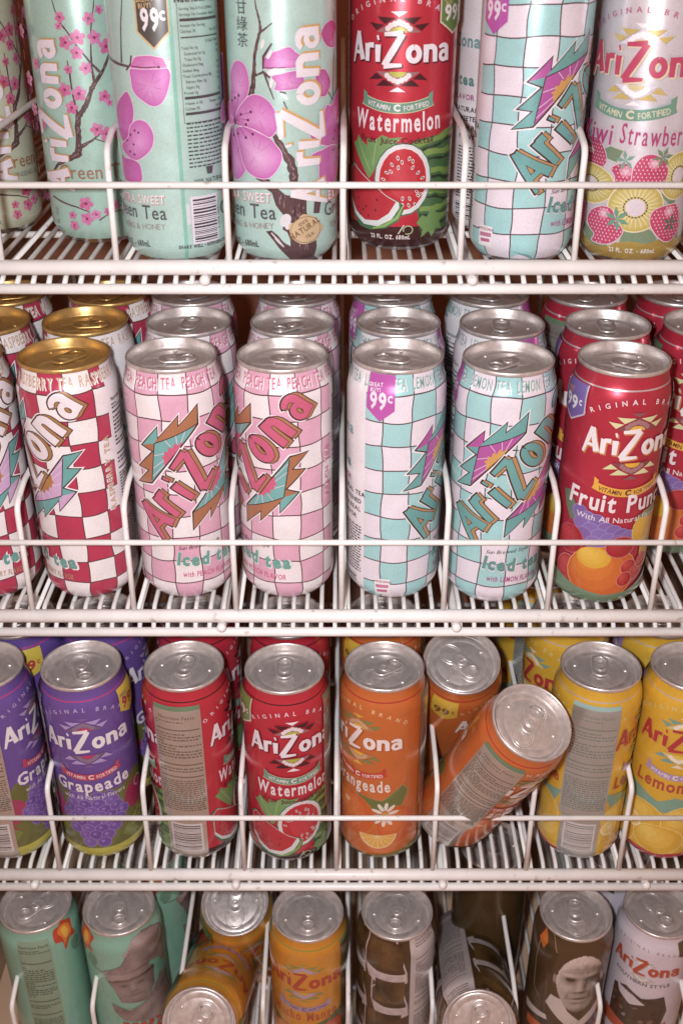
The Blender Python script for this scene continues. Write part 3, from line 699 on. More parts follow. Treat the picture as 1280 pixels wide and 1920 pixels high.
def blossom_scene(a):
    bark(a, [(-13.7, 158.1), (-12.0, 152.2), (-11.3, 146.7), (-13.6, 139.5), (-16.0, 131.0), (-17.2, 120.7), (-18.3, 112.5), (-20.9, 105.9)], [1.0, 1.6, 1.9, 2.2, 2.4, 2.8, 3.6, 5.0], 1)
    bark(a, [(-13.4, 172), (-14.5, 164), (-13.7, 158.1)], [.5, .7, 1.0], 12)
    bark(a, [(-11.7, 144.5), (-7.5, 147.4), (-3.7, 150.2)], [1.6, 1.1, .7], 2); bark(a, [(-16.5, 119.0), (-11.0, 121.0)], [1.6, 1.2], 3)
    bark(a, [(-4.6, 83.6), (0.2, 75.2), (5.6, 66.5), (7.4, 59.0), (8.0, 50)], [3.4, 4.6, 5.6, 6.2, 7], 4)
    bark(a, [(-31.2, 74), (-25.9, 62.3), (-18.8, 56.3), (-9, 52)], [1.0, 1.8, 3.0, 5.0], 5)
    bark(a, [(34, 110), (44, 100)], [1.2, .8], 8); bark(a, [(46, 156), (45, 130), (43, 104)], [.6, 1.0, 1.4], 9)
    T0 = C(84, 56, 62); trunk = [(-13.9, 50.0), (-5.1, 50.5), (1.9, 44.5), (16.5, 42), (16.3, 32.0), (23.6, 12.5), (25.1, 3.4), (4.8, 3.4), (4.4, 13.9), (2.5, 19.2), (-0.7, 21.2), (0.0, 23.9), (4.7, 26.4), (0.2, 31.0), (-4.8, 37.4), (-7.2, 45.6)]
    a.poly(trunk, T0)
    r = random.Random(6)
    for i in range(46):
        y = r.uniform(5, 44); x = (4.8 + (y < 25) * 1 + r.uniform(0, 11) + (25 - y) * .28 * (y < 25)) if y < 34 else r.uniform(-3, 14)
        a.stroke([(x, y), (x + r.uniform(-.8, .8), y + r.uniform(2, 5))], [r.uniform(.3, .9), .2], r.choice((C(130, 100, 110), C(52, 32, 36), C(112, 84, 90), C(150, 124, 132))))
    a.ell(1.5, 27.5, 3.6, 4.6, C(206, 204, 214), -30); a.ell(3.2, 24, 2.0, 3.0, C(206, 204, 214), -20)
    root = [(-12.3, 19.4), (-8.1, 20.3), (-4.1, 17.2), (-0.3, 12.6), (4.9, 9.2), (4.8, 3.4), (0.2, 4.6), (-3.7, 8.6), (-6.9, 13.1)]
    a.poly(root, T0); a.stroke([(-8.6, 18.6), (-4, 13.5), (0, 9)], [1.2, 2.0, .8], C(196, 186, 194)); a.stroke([(-10, 19), (-6.5, 15)], .8, C(50, 32, 36))
    a.poly([(21.5, 30.7), (22.4, 40), (28.3, 39), (26.4, 30.0)], T0)
    # buds
    petal(a, [(25.2, 120.1), (32.2, 121.7), (37.4, 116.5), (38.6, 111.6), (33.9, 105.7), (28.3, 105.8), (25.1, 111.9)], C(188, 70, 150), C(206, 110, 180))
    petal(a, [(29.7, 144.1), (34.5, 148.7), (43.2, 149.7), (49.2, 144.1), (45, 141.4), (49.1, 137.2), (44.7, 133.6), (35.4, 135.2), (30.5, 140.1)], C(184, 56, 136), C(198, 84, 158))
    petal(a, [(-4.8, 118.9), (1.4, 120.6), (11.4, 122.1), (16, 116.8), (13, 112.3), (3.6, 110.8), (-3.1, 111.1), (-2.1, 114.9)])
    petal(a, [(-9.9, 124.4), (-9.4, 129.0), (-5.5, 132.5), (0.6, 134.7), (6.7, 136.3), (10.4, 133.4), (13.5, 131.1), (16.0, 127.0), (10.8, 124.4), (4.0, 124.0), (-5.8, 123.4)])
    a.poly([(-7.8, 121.7), (-3.3, 124.0), (2.7, 123.5), (3.9, 122.3), (-1.0, 120.6), (-6.6, 119.4)], C(226, 222, 226))
    for p, w in (([(-11.0, 122.1), (-6.0, 118.3)], 1.5), ([(-9.7, 121.0), (-6.8, 113.1), (-3.9, 105.3)], [1.4, 1.0, .6]), ([(-10.3, 123.3), (-9.7, 130.7), (-4.1, 138.6)], [1.0, 1.8, 1.0]), ([(-9.8, 124), (4, 124.4)], .6), ([(0, 110), (4, 109)], 1.0), ([(2.2, 104), (5, 98)], [1, .5]), ([(16, 103), (20, 106), (25, 105)], [.6, .9, .6])): a.stroke(p, w, C(86, 56, 66))
    for x, y, q in ((-5.2, 115, 80), (-.5, 143, -50), (-10, 138, 70), (3, 107, -40), (-5.8, 132, 60)): a.ell(x, y, 3.0, 1.1, C(220, 222, 226), q)
    # big flowers
    petal(a, [(-42.2, 85.8), (-34.1, 77.8), (-31.8, 71.4), (-28.1, 65.7), (-26.6, 59.7), (-30.4, 54.6), (-36.7, 51.0), (-43.4, 52.8), (-48, 66.7), (-47, 80)])
    petal(a, [(-39.6, 100), (-48, 98), (-50, 88), (-42, 86), (-36, 90)])
    petal(a, [(-39.6, 110.3), (-39.5, 117.4), (-34.5, 124.9), (-29.0, 127.2), (-23.8, 125.3), (-21.3, 120.4), (-20.3, 114.1), (-22.0, 107.5), (-27.1, 101.2), (-32.5, 95.7), (-36.7, 90.9), (-41.8, 95.0)])
    petal(a, [(-25.3, 87.0), (-19.6, 85.8), (-12.5, 83.3), (-7.3, 81.2), (-3.0, 76.4), (0.1, 71.6), (-0.4, 66.0), (-3.5, 60.4), (-8.2, 55.9), (-13.7, 54.9), (-20.4, 56.1), (-26.1, 59.7), (-29.5, 66.1), (-32, 74), (-35, 84)], PK0, C(222, 166, 216))
    petal(a, [(-32.5, 95.7), (-27.1, 101.2), (-21.7, 105.8), (-16.4, 107.7), (-10.9, 106.5), (-6.5, 103.2), (-3.5, 98.6), (-1.8, 93.9), (-1.6, 89.1), (-4.0, 84.3), (-7.3, 81.8), (-11.2, 83.4), (-17.4, 86.0), (-25.2, 87.2), (-35.5, 88)])
    for x, y in ((-19.8, 96.8), (-28.5, 94.4), (-22.3, 91.5), (-24.2, 88.5), (-19.0, 83.0), (-24.8, 80.2), (-32.3, 81.6), (-29.8, 106.0), (-34, 104), (-38, 102), (-38, 80)):
        a.stroke([(-35.5, 89.3), ((-35.5 + x) / 2, (89.3 + y) / 2 + 1.2), (x, y)], .38, C(150, 50, 120)); a.ell(x, y, .95, .95, C(74, 28, 50), n=10)
    a.ell(-35.5, 89.3, 1.6, 2.4, C(110, 50, 70))
    petal(a, [(38.4, 98.5), (44.4, 103.7), (56, 105.4), (58, 73.2), (25.4, 76.0), (18.7, 86.4), (28.1, 88.5), (32.9, 99.3)], C(190, 84, 164), PK0)
    petal(a, [(19.9, 69.2), (28.7, 71.8), (39.4, 73.2), (50, 68.7), (48, 56), (39.2, 48), (26.7, 50), (25.6, 63.6)], C(190, 84, 164), PK0)
    for x, y in ((40, 70), (43, 70), (41, 77), (43, 82), (46, 64)): a.ell(x, y, .8, .8, C(74, 28, 50), n=8)
    # seal
    a.poly(smooth([(15.5 + (11.4 + 1.6 * (i % 3 == 0) - 1.2 * (i % 4 == 1)) * cos(i * .45), 20.5 + (9.6 + 1.4 * (i % 3 == 1) - 1.0 * (i % 5 == 0)) * sin(i * .45)) for i in range(14)]), C(196, 168, 128)); a.ell(15.5, 20.5, 11.0, 9.2, C(150, 118, 84), n=28); a.ell(15.5, 20.5, 10.4, 8.6, C(196, 168, 128), n=28)
    a.text('NATURAL', 15.5, 19.5, 4, C(120, 88, 60), rot=28, bold=.03, xs=.8); a.text('100%', 14, 24.5, 2.4, C(120, 88, 60), rot=28, bold=.02); a.text('TEA', 18.5, 15.3, 2.4, C(120, 88, 60), rot=28, bold=.02)
    # vertical name
    cen = [31.0 + 6, 63, 72, 79.5, 98, 114.5, 132.5]
    def T(dx, dy):
        ys = [36, 62.5, 73.5, 78.5, 101, 118, 134.5]; w = [1.15, 1, 1, 1, 1, 1, 1]
        return lambda i: ((31.5 if i == 0 else 26.5) + dx + (-1.0 if i == 3 else 0), ys[i] + dy, 90, 1.0)
    K = 26
    a.az_letters(T(1.1, 1.2), K, C(206, 156, 92), .0); a.az_letters(T(0, 0), K, C(222, 216, 226), -.15)
    G = C(70, 78, 84)
    for dx in (0, 89):
        a.text('EXTRA SWEET', -7.4 + dx, 39.2, 6.0, C(190, 110, 110), 'r', bold=.03, xs=.72, rot=2); a.text('EXTRA SWEET', -7.8 + dx, 39.6, 6.0, C(226, 216, 220), 'r', bold=.02, xs=.72, rot=2)
    for dx in (0, 89):
        a.text('Green Tea', -4.6 + dx, 28.2, 9.6, C(76, 80, 88), 'r', bold=.008, xs=.84, rot=1); a.text('GINSENG & HONEY', -6.0 + dx, 21.8, 4.0, C(150, 130, 130), 'r', xs=.95, rot=4)
    a.text('23 FL. OZ. - 680mL', -17.6, 8.2, 4.2, C(70, 66, 74), 'r', bold=.03, xs=.62, rot=4)
    for i, ch in enumerate('\u7518\u7da0\u8336'): a.text(ch, -23.9, 155.5 - i * 9.5, 6.2, C(64, 70, 76))
def green_big():
    a = Art(MINT); a.lift = 5; blossom_scene(a)
    return a
def green_panel():
    a = Art(MINT); a.lift = 5
    a.poly([(9.0, 3.4), (11.6, 3.4), (11.6, 190), (9.0, 190)], C(120, 190, 172, .16))
    flag(a, -1, 172, 19.5, 36, C(70, 66, 62), C(198, 170, 120), C(222, 216, 226), C(190, 160, 110))
    petal(a, [(-27.1, 107.3), (-22.6, 107.8), (-19.6, 100.1), (-20.6, 92.1), (-27.0, 78.6), (-36, 77.9), (-40, 95)], C(190, 84, 170), PK0)
    petal(a, [(-26.8, 79.8), (-23.8, 87.1), (-16.9, 91.8), (-10.1, 90.5), (-6.3, 83.8), (-7.7, 75.6), (-13.7, 69.4), (-21.7, 65.7), (-28.9, 67.7), (-36, 73.3)])
    petal(a, [(-38, 67), (-32.7, 65.9), (-25.4, 66), (-18.8, 64.0), (-17.2, 57.2), (-18.6, 52.3), (-27.5, 51.0), (-36, 52)], C(190, 84, 170), PK0)
    for x, y in ((-20, 85), (-17, 84), (-22, 76), (-24, 82), (-22, 69.5), (-26, 71), (-28, 78)): a.ell(x, y, .8, .8, C(74, 28, 50), n=8)
    bark(a, [(-50, 128), (-28, 125), (-17, 124)], [2.0, 1.8, 1.4], 3); bark(a, [(-20, 165), (-24, 145), (-26, 126)], [.6, 1.0, 1.4], 5)
    petal(a, [(-17.4, 123.6), (3.8, 124.1), (7.6, 120.8), (6.4, 113.1), (2.2, 104.3), (-4.1, 100.9), (-11.3, 104.1), (-17.7, 109.3), (-18.9, 116.9)])
    petal(a, [(-17.0, 126.4), (-13.8, 130.3), (-3.7, 131.2), (6.5, 129.0), (8.1, 126.2), (3.8, 124.1), (-17.4, 123.6)], C(202, 100, 176), C(212, 130, 196))
    a.poly([(4, 130), (8, 128), (8.6, 120), (6.4, 124)], C(226, 218, 226)); a.stroke([(-17.5, 124.6), (-8, 124.2), (2, 125)], .7, C(110, 50, 80)); a.ell(1, 124.5, .8, .8, C(74, 28, 50)); a.stroke([(-17, 131), (-18, 126), (-22, 122)], 1.2, C(86, 56, 66))
    a.text('EXTRA SWEET', -1.6, 38.0, 5.6, C(190, 110, 110), 'r', bold=.03, xs=.72, rot=2); a.text('EXTRA SWEET', -2.0, 38.4, 5.6, C(226, 216, 220), 'r', bold=.02, xs=.72, rot=2)
    a.text('Green Tea', -1.6, 27.8, 9.2, C(76, 80, 88), 'r', bold=.008, xs=.84, rot=1); a.text('GINSENG & HONEY', -2.8, 21.2, 3.9, C(150, 130, 130), 'r', xs=.95, rot=4)
    a.text('23 FL. OZ. - 680mL', -15.5, 8.4, 4.0, C(70, 66, 74), 'r', bold=.03, xs=.62, rot=4)
    D = C(70, 66, 74)
    L, R = 16, 48
    a.outline([(L - 1.2, 90), (R + 1.4, 90), (R + 1.4, 169), (L - 1.2, 169)], .3, D)
    a.text('Nutrition Facts', (L + R) / 2, 161.8, 3.9, D, bold=.045, xs=.86)
    y = 157.6
    for ln, rt, bar in (('Serving Size 8 fl oz (240mL)', '', 0), ('Servings Per Container About 3', '', 0), ('', '', 2), ('Amount Per Serving', '', 0), ('Calories 70', 'Fat Cal. 0', 0), ('', '', 1), ('', '% Daily Value*', 0), ('Total Fat 0g', '0%', 0), ('  Saturated Fat 0g', '0%', 0), ('  Trans Fat 0g', '', 0), ('Cholesterol 0mg', '0%', 0), ('Sodium 10mg', '0%', 0), ('Total Carbohydrate 18g', '6%', 0), ('  Dietary Fiber 0g', '0%', 0), ('  Sugars 17g', '', 0), ('Protein 0g', '0%', 0), ('', '', 2), ('Vitamin A 0%', 'Vitamin C 30%', 0), ('Calcium 0%', 'Iron 0%', 0), ('', '', 2)):
        if bar: a.poly([(L, y - .2), (R, y - .2), (R, y + (1.5 if bar == 2 else .6)), (L, y + (1.5 if bar == 2 else .6))], D); y -= 3.0; continue
        if ln: a.text(ln.strip(), L + (1.6 if ln[0] == ' ' else 0), y - .5, 1.75, D, 'l', bold=.012, xs=.74, track=.14)
        if rt: a.text(rt, R, y - .5, 1.75, D, 'r', bold=.012, xs=.74, track=.14)
        y -= 3.35
    for i in range(12): fine_text(a, L, R - (i % 3) * 2, 89 - i * 2.5, 1, 2, D, 30 + i, .95, False)
    a.poly([(29, 56), (33, 56), (34, 61), (28, 61)], D); a.text('100% NATURAL', 31.5, 50.6, 3.0, D, xs=.8, bold=.01)
    barcode(a, 16.5, 35, 11.5, 41, C(64, 54, 66), C(216, 210, 224), 8); a.text('0 13008 71524 1', 37.6, 26, 2.2, D, rot=90, xs=.8); a.poly([(11.6, 24), (14.6, 24), (14.6, 38), (11.6, 38)], C(200, 206, 214))
    a.text('SHAKE WELL \u2022 REFRIGERATE', 24, 7.6, 2.2, D, bold=.04, xs=.78)
    # the blossom continues round the back
    a.ds = 96; blossom_scene(a); a.ds = 0
    return a
# ------------------------------------------------------------------ green tea, small blossom
def small_flower(a, x, y, r, c, seed):
    q = random.Random(seed); a0 = q.uniform(0, 70)
    for i in range(5):
        t = radians(a0 + i * 72); a.ell(x + r * .55 * cos(t), y + r * .55 * sin(t), r * .5, r * .40, mix(c, C(214, 150, 196), q.uniform(0, .35)), a0 + i * 72, 10)
    a.ell(x, y, r * .25, r * .25, C(150, 40, 90), n=8)
    for i in range(4): t = q.uniform(0, 6.28); a.ell(x + r * .45 * cos(t), y + r * .45 * sin(t), .3, .3, C(110, 40, 60), n=6)
def green_small(base=C(150, 190, 178, .16), tint=C(204, 100, 160)):
    a = Art(base); a.lift = 4
    FL = [(-5.2, 150.0), (-6.9, 144.5), (-3.4, 134.4), (5.1, 137.5), (3.5, 128.0), (13.7, 149.0), (21.2, 154.1), (16.1, 137.2), (23.4, 131.2), (29.5, 124.3), (8.2, 118.3), (-3.5, 117.6), (-7.6, 104.5), (1.9, 102.1), (-4.2, 92.9), (18.6, 99.7), (21.8, 95.3), (11.2, 78.3), (17.5, 74.8), (26.5, 73.5), (30.9, 77.7), (-13.3, 18.5), (-2.6, 16.4), (-2.1, 27.4), (-12.8, 11.1), (4.3, 19.6), (12.7, 21.4), (17.9, 25.4), (40, 110), (42, 90), (-30, 120), (-30, 80), (38, 140)]
    for s0 in (0, 76, 153):
        a.ds = s0
        bark(a, [(-30, 46), (-21.5, 53.5), (-9.4, 58.9), (-3.2, 62.2), (-2.4, 68.3), (-2.1, 77.7), (-0.9, 87.1), (2.1, 89.6), (6.3, 95.4), (10.9, 105.2), (13.0, 108.3), (19.2, 115.3), (23.8, 123.1), (31.8, 137.0), (37.9, 146.0), (42, 156)], [1, 2.4, 3.6, 5.6, 4.6, 4.0, 3.8, 3.6, 3.4, 3.2, 2.8, 2.4, 1.8, 1.1, .8, .5], 1)
        bark(a, [(13.1, 109.2), (12.3, 116.5), (12.6, 126.2), (14.7, 143.5), (18.0, 156.6), (20, 170)], [2.2, 1.6, 1.2, .9, .7, .4], 2)
        bark(a, [(17.4, 115.5), (11.3, 122.2), (4.0, 132.0), (-1.6, 141.5), (-6.1, 146.9), (-8.7, 156.9), (-11, 170)], [2.0, 1.4, 1.3, 1.2, 1.1, .8, .4], 3)
        bark(a, [(-0.7, 88.8), (-2.6, 101.3), (-2.9, 115.2), (-3.6, 123.2)], [1.8, 1.3, 1.1, .6], 4); bark(a, [(-1.7, 66.5), (6.8, 70.8), (12.5, 74.8), (18.4, 78.2), (28.1, 77.6), (32.3, 75.3)], [2.6, 1.6, 1.2, .8, .6, .5], 5)
        bark(a, [(9, 72), (20, 68)], [1, .6], 7); bark(a, [(-33.0, 29.5), (-21.4, 26.8), (-9.3, 24.4), (-0.1, 21.0)], [1.4, 1.3, 1.0, .6], 6); bark(a, [(6, 15), (14, 20), (24, 21)], [.9, .8, .5], 8)
        for i, (x, y) in enumerate(FL): small_flower(a, x, y, [4.2, 3.0, 4.6, 5.0, 4.4][i % 5] * (.85 if i in (0, 1, 24, 25, 27, 16, 20) else 1), mix([C(196, 76, 132), C(204, 100, 160), C(190, 64, 120)][i % 3], tint, .5), i)
        a.text('Green Tea', 8.5, 44.8, 9.6, C(150, 104, 78), bold=0.005, xs=.86); a.text('GINSENG & HONEY', 9, 38, 3.4, C(120, 120, 120)); a.text('23 FL OZ', -26, 14, 3, C(90, 100, 100), rot=90)
        def T(dx, dy): return lambda i: (-11 + dx, [36, 56, 66, 72, 92, 108, 124][i] + dy, 90, 1.0)
        a.az_letters(T(.9, 1.0), 23, C(180, 140, 84), .3); a.az_letters(T(0, 0), 23, C(214, 204, 220), .2)
    a.ds = 0
    for i, ch in enumerate('\u4eba\u53c2\u8336'): a.text(ch, 41, 138 - i * 9, 5.4, C(84, 90, 90))
    return a
# ------------------------------------------------------------------ bottom shelf
def blob(a, pts, c, n=3, d=.7):
    a.poly(pts, c)
def golf_tea():
    a = Art(C(124, 186, 164, .22)); G = C(118, 96, 92); GD = C(84, 62, 52); GL = C(164, 146, 146)
    nutrition(a, -62, 184, 20, 31, C(126, 160, 136, .2), C(64, 70, 54), 21)
    a.poly(smooth([(-41, 188), (-34, 190), (-30, 193), (-24, 190), (-18, 186), (-21, 178), (-19, 168), (-27, 170), (-33, 160), (-35, 172), (-42, 176)]), C(196, 60, 34)); a.poly(smooth([(-37, 185), (-30, 189), (-23, 184), (-24, 175), (-30, 172), (-33, 166), (-34, 176)]), C(222, 120, 36)); a.poly(smooth([(-33, 184), (-28, 186), (-26, 179), (-31, 174)]), C(226, 172, 60))
    for s0 in (0,):
        a.poly([(-8, 149), (8, 158), (14, 170), (22, 186), (34, 190), (46, 186), (58, 178), (66, 160), (60, 148), (42, 146), (30, 152), (14, 150), (-4, 146)], G)
        a.poly([(10, 170), (22, 186), (32, 189), (40, 184), (30, 176), (40, 170), (22, 166)], GL); a.poly([(40, 170), (58, 172), (62, 158), (44, 154)], GD)
        a.stroke([(-24, 150), (-10, 146), (4, 150)], .9, GD); a.ell(-21, 158, 6, 8, C(94, 140, 116))
        hat = [(-11, 147), (-4, 152), (14, 157), (30, 154), (40, 142), (38, 116), (28, 100), (4, 106), (-2, 126), (-8, 138)]
        a.poly(hat, C(132, 112, 106)); a.poly([(-10.5, 147), (-3, 151.5), (14, 156), (30, 153), (34, 144), (12, 142), (-4, 138)], GL)
        a.poly([(2, 138), (16, 144), (32, 140), (32, 116), (22, 104), (6, 110), (0, 126)], C(112, 86, 66)); rr = random.Random(9)
        for i in range(40):
            x = rr.uniform(3, 30); y = rr.uniform(110, 141); a.stroke([(x, y), (x + rr.uniform(-3, 3), y + rr.uniform(2, 6))], [rr.uniform(.6, 2.2), .3], rr.choice((C(96, 70, 52), C(126, 100, 82), C(84, 60, 44), C(140, 116, 102), C(108, 84, 68))))
        for i in range(26):
            x = rr.uniform(-8, 36); y = 146 + rr.uniform(-7, 8) + (4 if 2 < x < 26 else -1); a.stroke([(x, y), (x + rr.uniform(3, 7), y + rr.uniform(-1, 1.5))], [rr.uniform(.5, 1.6), .3], rr.choice((C(150, 132, 126), C(178, 160, 156), C(120, 100, 94))))
        a.poly([(-6, 104), (10, 94), (28, 100), (46, 122), (60, 118), (64, 84), (40, 66), (4, 80), (-4, 92)], C(124, 104, 102))
        r = random.Random(5)
        for i in range(16): x = r.uniform(2, 54); y = r.uniform(78, 108); a.stroke([(x, y), (x + r.uniform(3, 9), y + r.uniform(-3, 4))], r.uniform(.8, 2), r.choice((GL, GD, C(150, 130, 128))))
        a.poly([(30, 150), (44, 146), (56, 136), (60, 118), (48, 120), (40, 140)], C(104, 168, 144)); a.poly([(34, 150), (50, 160), (60, 150), (58, 130), (50, 134), (46, 146)], C(140, 118, 110))
        def inp(pts, x, y):
            n = len(pts); r_ = False
            for i in range(n):
                (ax, ay), (bx, by) = pts[i], pts[i - 1]
                if (ay > y) != (by > y) and x < (bx - ax) * (y - ay) / (by - ay) + ax: r_ = not r_
            return r_
        S = [[(-8, 149), (8, 158), (14, 170), (22, 186), (34, 190), (46, 186), (58, 178), (66, 160), (60, 148), (42, 146), (30, 152), (14, 150), (-4, 146)], hat, [(-6, 104), (10, 94), (28, 100), (46, 122), (60, 118), (64, 84), (40, 66), (4, 80), (-4, 92)]]
        def mt(x, y):
            for i, s_ in enumerate(S):
                if inp(s_, x, y):
                    t = .46 + .30 * pnoise(Vector((x * .07, y * .09, i))) + .14 * pnoise(Vector((x * .3, y * .4, i + 5)))
                    if i == 1:
                        g = lambda cx, cy, sx, sy: math.exp(-((x - cx) / sx) ** 2 - ((y - cy) / sy) ** 2)
                        n = .10 * pnoise(Vector((x * .3, y * .3, 4))); hb = 137.5 + .10 * x
                        if y > hb: t = .80 - .012 * abs(x - 2) + n - .30 * math.exp(-((y - hb - 9) / 1.2) ** 2)
                        else:
                            t = .50 + n - .42 * math.exp(-((hb - y) / 3.2) ** 2) - .014 * max(0, x - 20)
                            t += -.40 * g(9, 130, 4, 1.9) - .40 * g(24, 130.5, 4, 1.9) + .26 * g(16.5, 127, 1.8, 6) - .30 * g(17, 120.6, 4.6, 1.2) - .34 * g(17, 114.8, 6, 1.1) + .16 * g(17, 112.2, 4, 1.2) + .14 * g(8, 122, 4, 4) + .12 * g(26, 122, 4, 4) - .3 * g(18, 104, 9, 2.5)
                    if i == 0: t += .42 * math.exp(-((x - 26) / 12) ** 2 - ((y - 182) / 8) ** 2) - .4 * math.exp(-((x - 50) / 9) ** 2 - ((y - 160) / 8) ** 2)
                    return mix(C(76, 54, 44, .2), C(178, 160, 160, .2), t)
            return None
        a.raster(-10, 66, 64, 192, 1.5, mt)
        for i in range(5): a.poly([(2 + i * 8, 77 - i * 2.2), (8 + i * 8, 76 - i * 2.2), (8.6 + i * 8, 71.5 - i * 2.2), (2.6 + i * 8, 73 - i * 2.2)], C(196, 50, 34))
        a.text('AriZona', 26, 52, 13, C(196, 50, 34), bold=.04)
    return a
def black_tea():
    a = Art(C(78, 56, 28, .35)); Wc = C(196, 184, 190, .3)
    P = C(206, 196, 196, .3)
    a.poly([(14, 3.4), (46, 3.4), (46, 193), (12.5, 193)], P); nutrition(a, 30, 196, 30, 28, None, C(110, 92, 96), 31); a.stroke([(12, 193), (14, 3.4)], 1.0, Wc)
    barcode(a, 20, 40, 8, 26, C(96, 80, 84))
    for s0 in (0, -42, -84, 76):
        a.ds = s0; q = random.Random(s0)
        for b in range(4):
            y = 150 - b * 48; L = -32 + (b % 2) * 8; R = 9 + (b % 2) * 2
            a.poly([(L + 1, y + 6), (L + 12, y + 2), (R - 4, y + 2), (R, y + 4), (R, y - 10), (R - 10, y - 14), (L + 14, y - 15), (L + 4, y - 9)], P)
            a.stroke([(L, y + 46), (L - 1, y + 8), (L + 4, y - 9), (L + 14, y - 15), (R - 10, y - 14), (R, y - 10)], 1.4, Wc); a.stroke([(-2 + (b % 2) * 3, y + 44), (R - 1, y + 4), (R, y - 10)], 1.6, Wc); a.stroke([(L + 14, y - 15), (L + 6, y - 26)], 1.2, Wc)
            a.raster(L + 3, R - 3, y + 8, y + 40, 2.0, lambda x, yy: mix(C(58, 38, 18, .35), C(128, 94, 46, .35), .36 + .7 * pnoise(Vector((x * .06, yy * .05, s0 + b))) + .2 * pnoise(Vector((x * .3, yy * .3, b)))))
            a.raster(L + 4, R - 2, y - 8, y + 1.6, 1.6, lambda x, yy: mix(C(176, 164, 168, .35), C(214, 204, 208, .35), .5 + .6 * pnoise(Vector((x * .16, yy * .2, 2)))))
    a.ds = 0; a.text('AriZona', 75, 100, 12, Wc, bold=.04, rot=90)
    return a
def portrait_tea():
    a = Art(C(86, 62, 34, .35)); S = C(160, 136, 126); W = C(206, 194, 190); D = C(96, 74, 62); SH = C(128, 104, 92)
    a.poly([(-52, 78), (-22, 92), (0, 70), (28, 86), (48, 110), (48, 3.4), (-52, 3.4)], C(66, 48, 36)); a.poly([(-52, 82), (-24, 86), (-22, 80), (-50, 72)], W)
    a.poly([(-22, 118), (-12, 116), (-4, 100), (8, 86), (2, 74), (-12, 88), (-26, 104)], W); a.poly([(30, 112), (38, 104), (22, 84), (8, 74), (6, 84), (20, 98)], W)
    g = lambda x, y, cx, cy, sx, sy: math.exp(-((x - cx) / sx) ** 2 - ((y - cy) / sy) ** 2)
    k0 = C(62, 44, 32); k1 = C(216, 200, 190)
    def tone(x, y):
        u, v = (x - 4) / 23.5, (y - 139) / 40
        w = 1 - .10 * max(0, -v) * 2
        if (u / w) ** 2 + v * v > 1: return None
        t = .56 - .18 * u - .22 * max(0, u - .55) * 2
        n = pnoise(Vector((x * .5, y * .12, 3))) * .10 + pnoise(Vector((x * .25, y * .3, 7))) * .05
        hair = max(0, min(1, (y - 163 + 13 * u * u - 3 * u + 3 * pnoise(Vector((x * .3, y * .1, 9)))) / 7)) + max(0, min(1, (abs(u) - .84) * 7)) * max(0, min(1, (y - 134) / 8))
        for cx in (-6.5, 13):
            t -= .5 * g(x, y, cx, 146.3, 5.8, 2.8) + .12 * g(x, y, cx, 141, 6, 3); t += .16 * g(x, y, cx, 152, 6.5, 2.0)
            t -= .25 * g(x, y, cx + .5, 146.3, 1.7, 1.3)
        t += .16 * g(x, y, 2.5, 138, 2.4, 9) + .10 * g(x, y, 2.6, 132, 3.2, 2.6); t -= .30 * g(x, y, 3, 128.2, 6.2, 1.6) + .16 * g(x, y, 8, 136, 1.6, 8)
        t -= .34 * g(x, y, 3, 119.5, 8.5, 1.2); t += .10 * g(x, y, 3, 116.5, 6, 1.5); t -= .18 * g(x, y, 3, 113, 6, 1.4); t += .10 * g(x, y, 3, 107.5, 5, 3)
        t += .10 * g(x, y, -9, 134, 4.5, 5) + .06 * g(x, y, 15, 134, 4, 5); t -= .16 * g(x, y, -7.5, 124, 1.5, 5) + .16 * g(x, y, 14, 124, 1.6, 5)
        t -= .10 * g(x, y, 2, 157, 12, .8) + .08 * g(x, y, 2, 160.5, 12, .7); t -= .30 * max(0, -v - .82) * 4
        h = .86 - .12 * u + pnoise(Vector((x * .6, y * .16, 1))) * .16
        t = .44 + (t - .56) * 1.6
        t = t * (1 - min(1, hair)) + h * min(1, hair) + n
        return mix(k0, k1, t)
    a.ell(28, 141, 2.8, 7, C(128, 104, 92)); a.ell(-20.5, 142, 1.8, 6, C(150, 126, 114))
    a.raster(-22, 30, 98, 181, 1.05, tone)
    cl = lambda x, y: mix(C(120, 104, 98), C(226, 216, 212), .62 + .6 * pnoise(Vector((x * .14, y * .2, 5))))
    a.stroke([(-40, 190), (-44, 150), (-42, 112), (-34, 104)], 1.3, C(140, 118, 88)); a.stroke([(-30, 193), (-22, 176)], 1.0, C(140, 118, 88))
    a.poly([(-40, 193), (-33, 180), (-36, 170), (-44, 178)], C(206, 100, 30)); a.poly([(-46, 66), (-20, 70), (10, 62), (40, 72), (46, 56), (-46, 54)], C(206, 90, 36))
    a.text('Half & Half', 0, 36, 10, W, bold=.03, xs=.8)
    return a
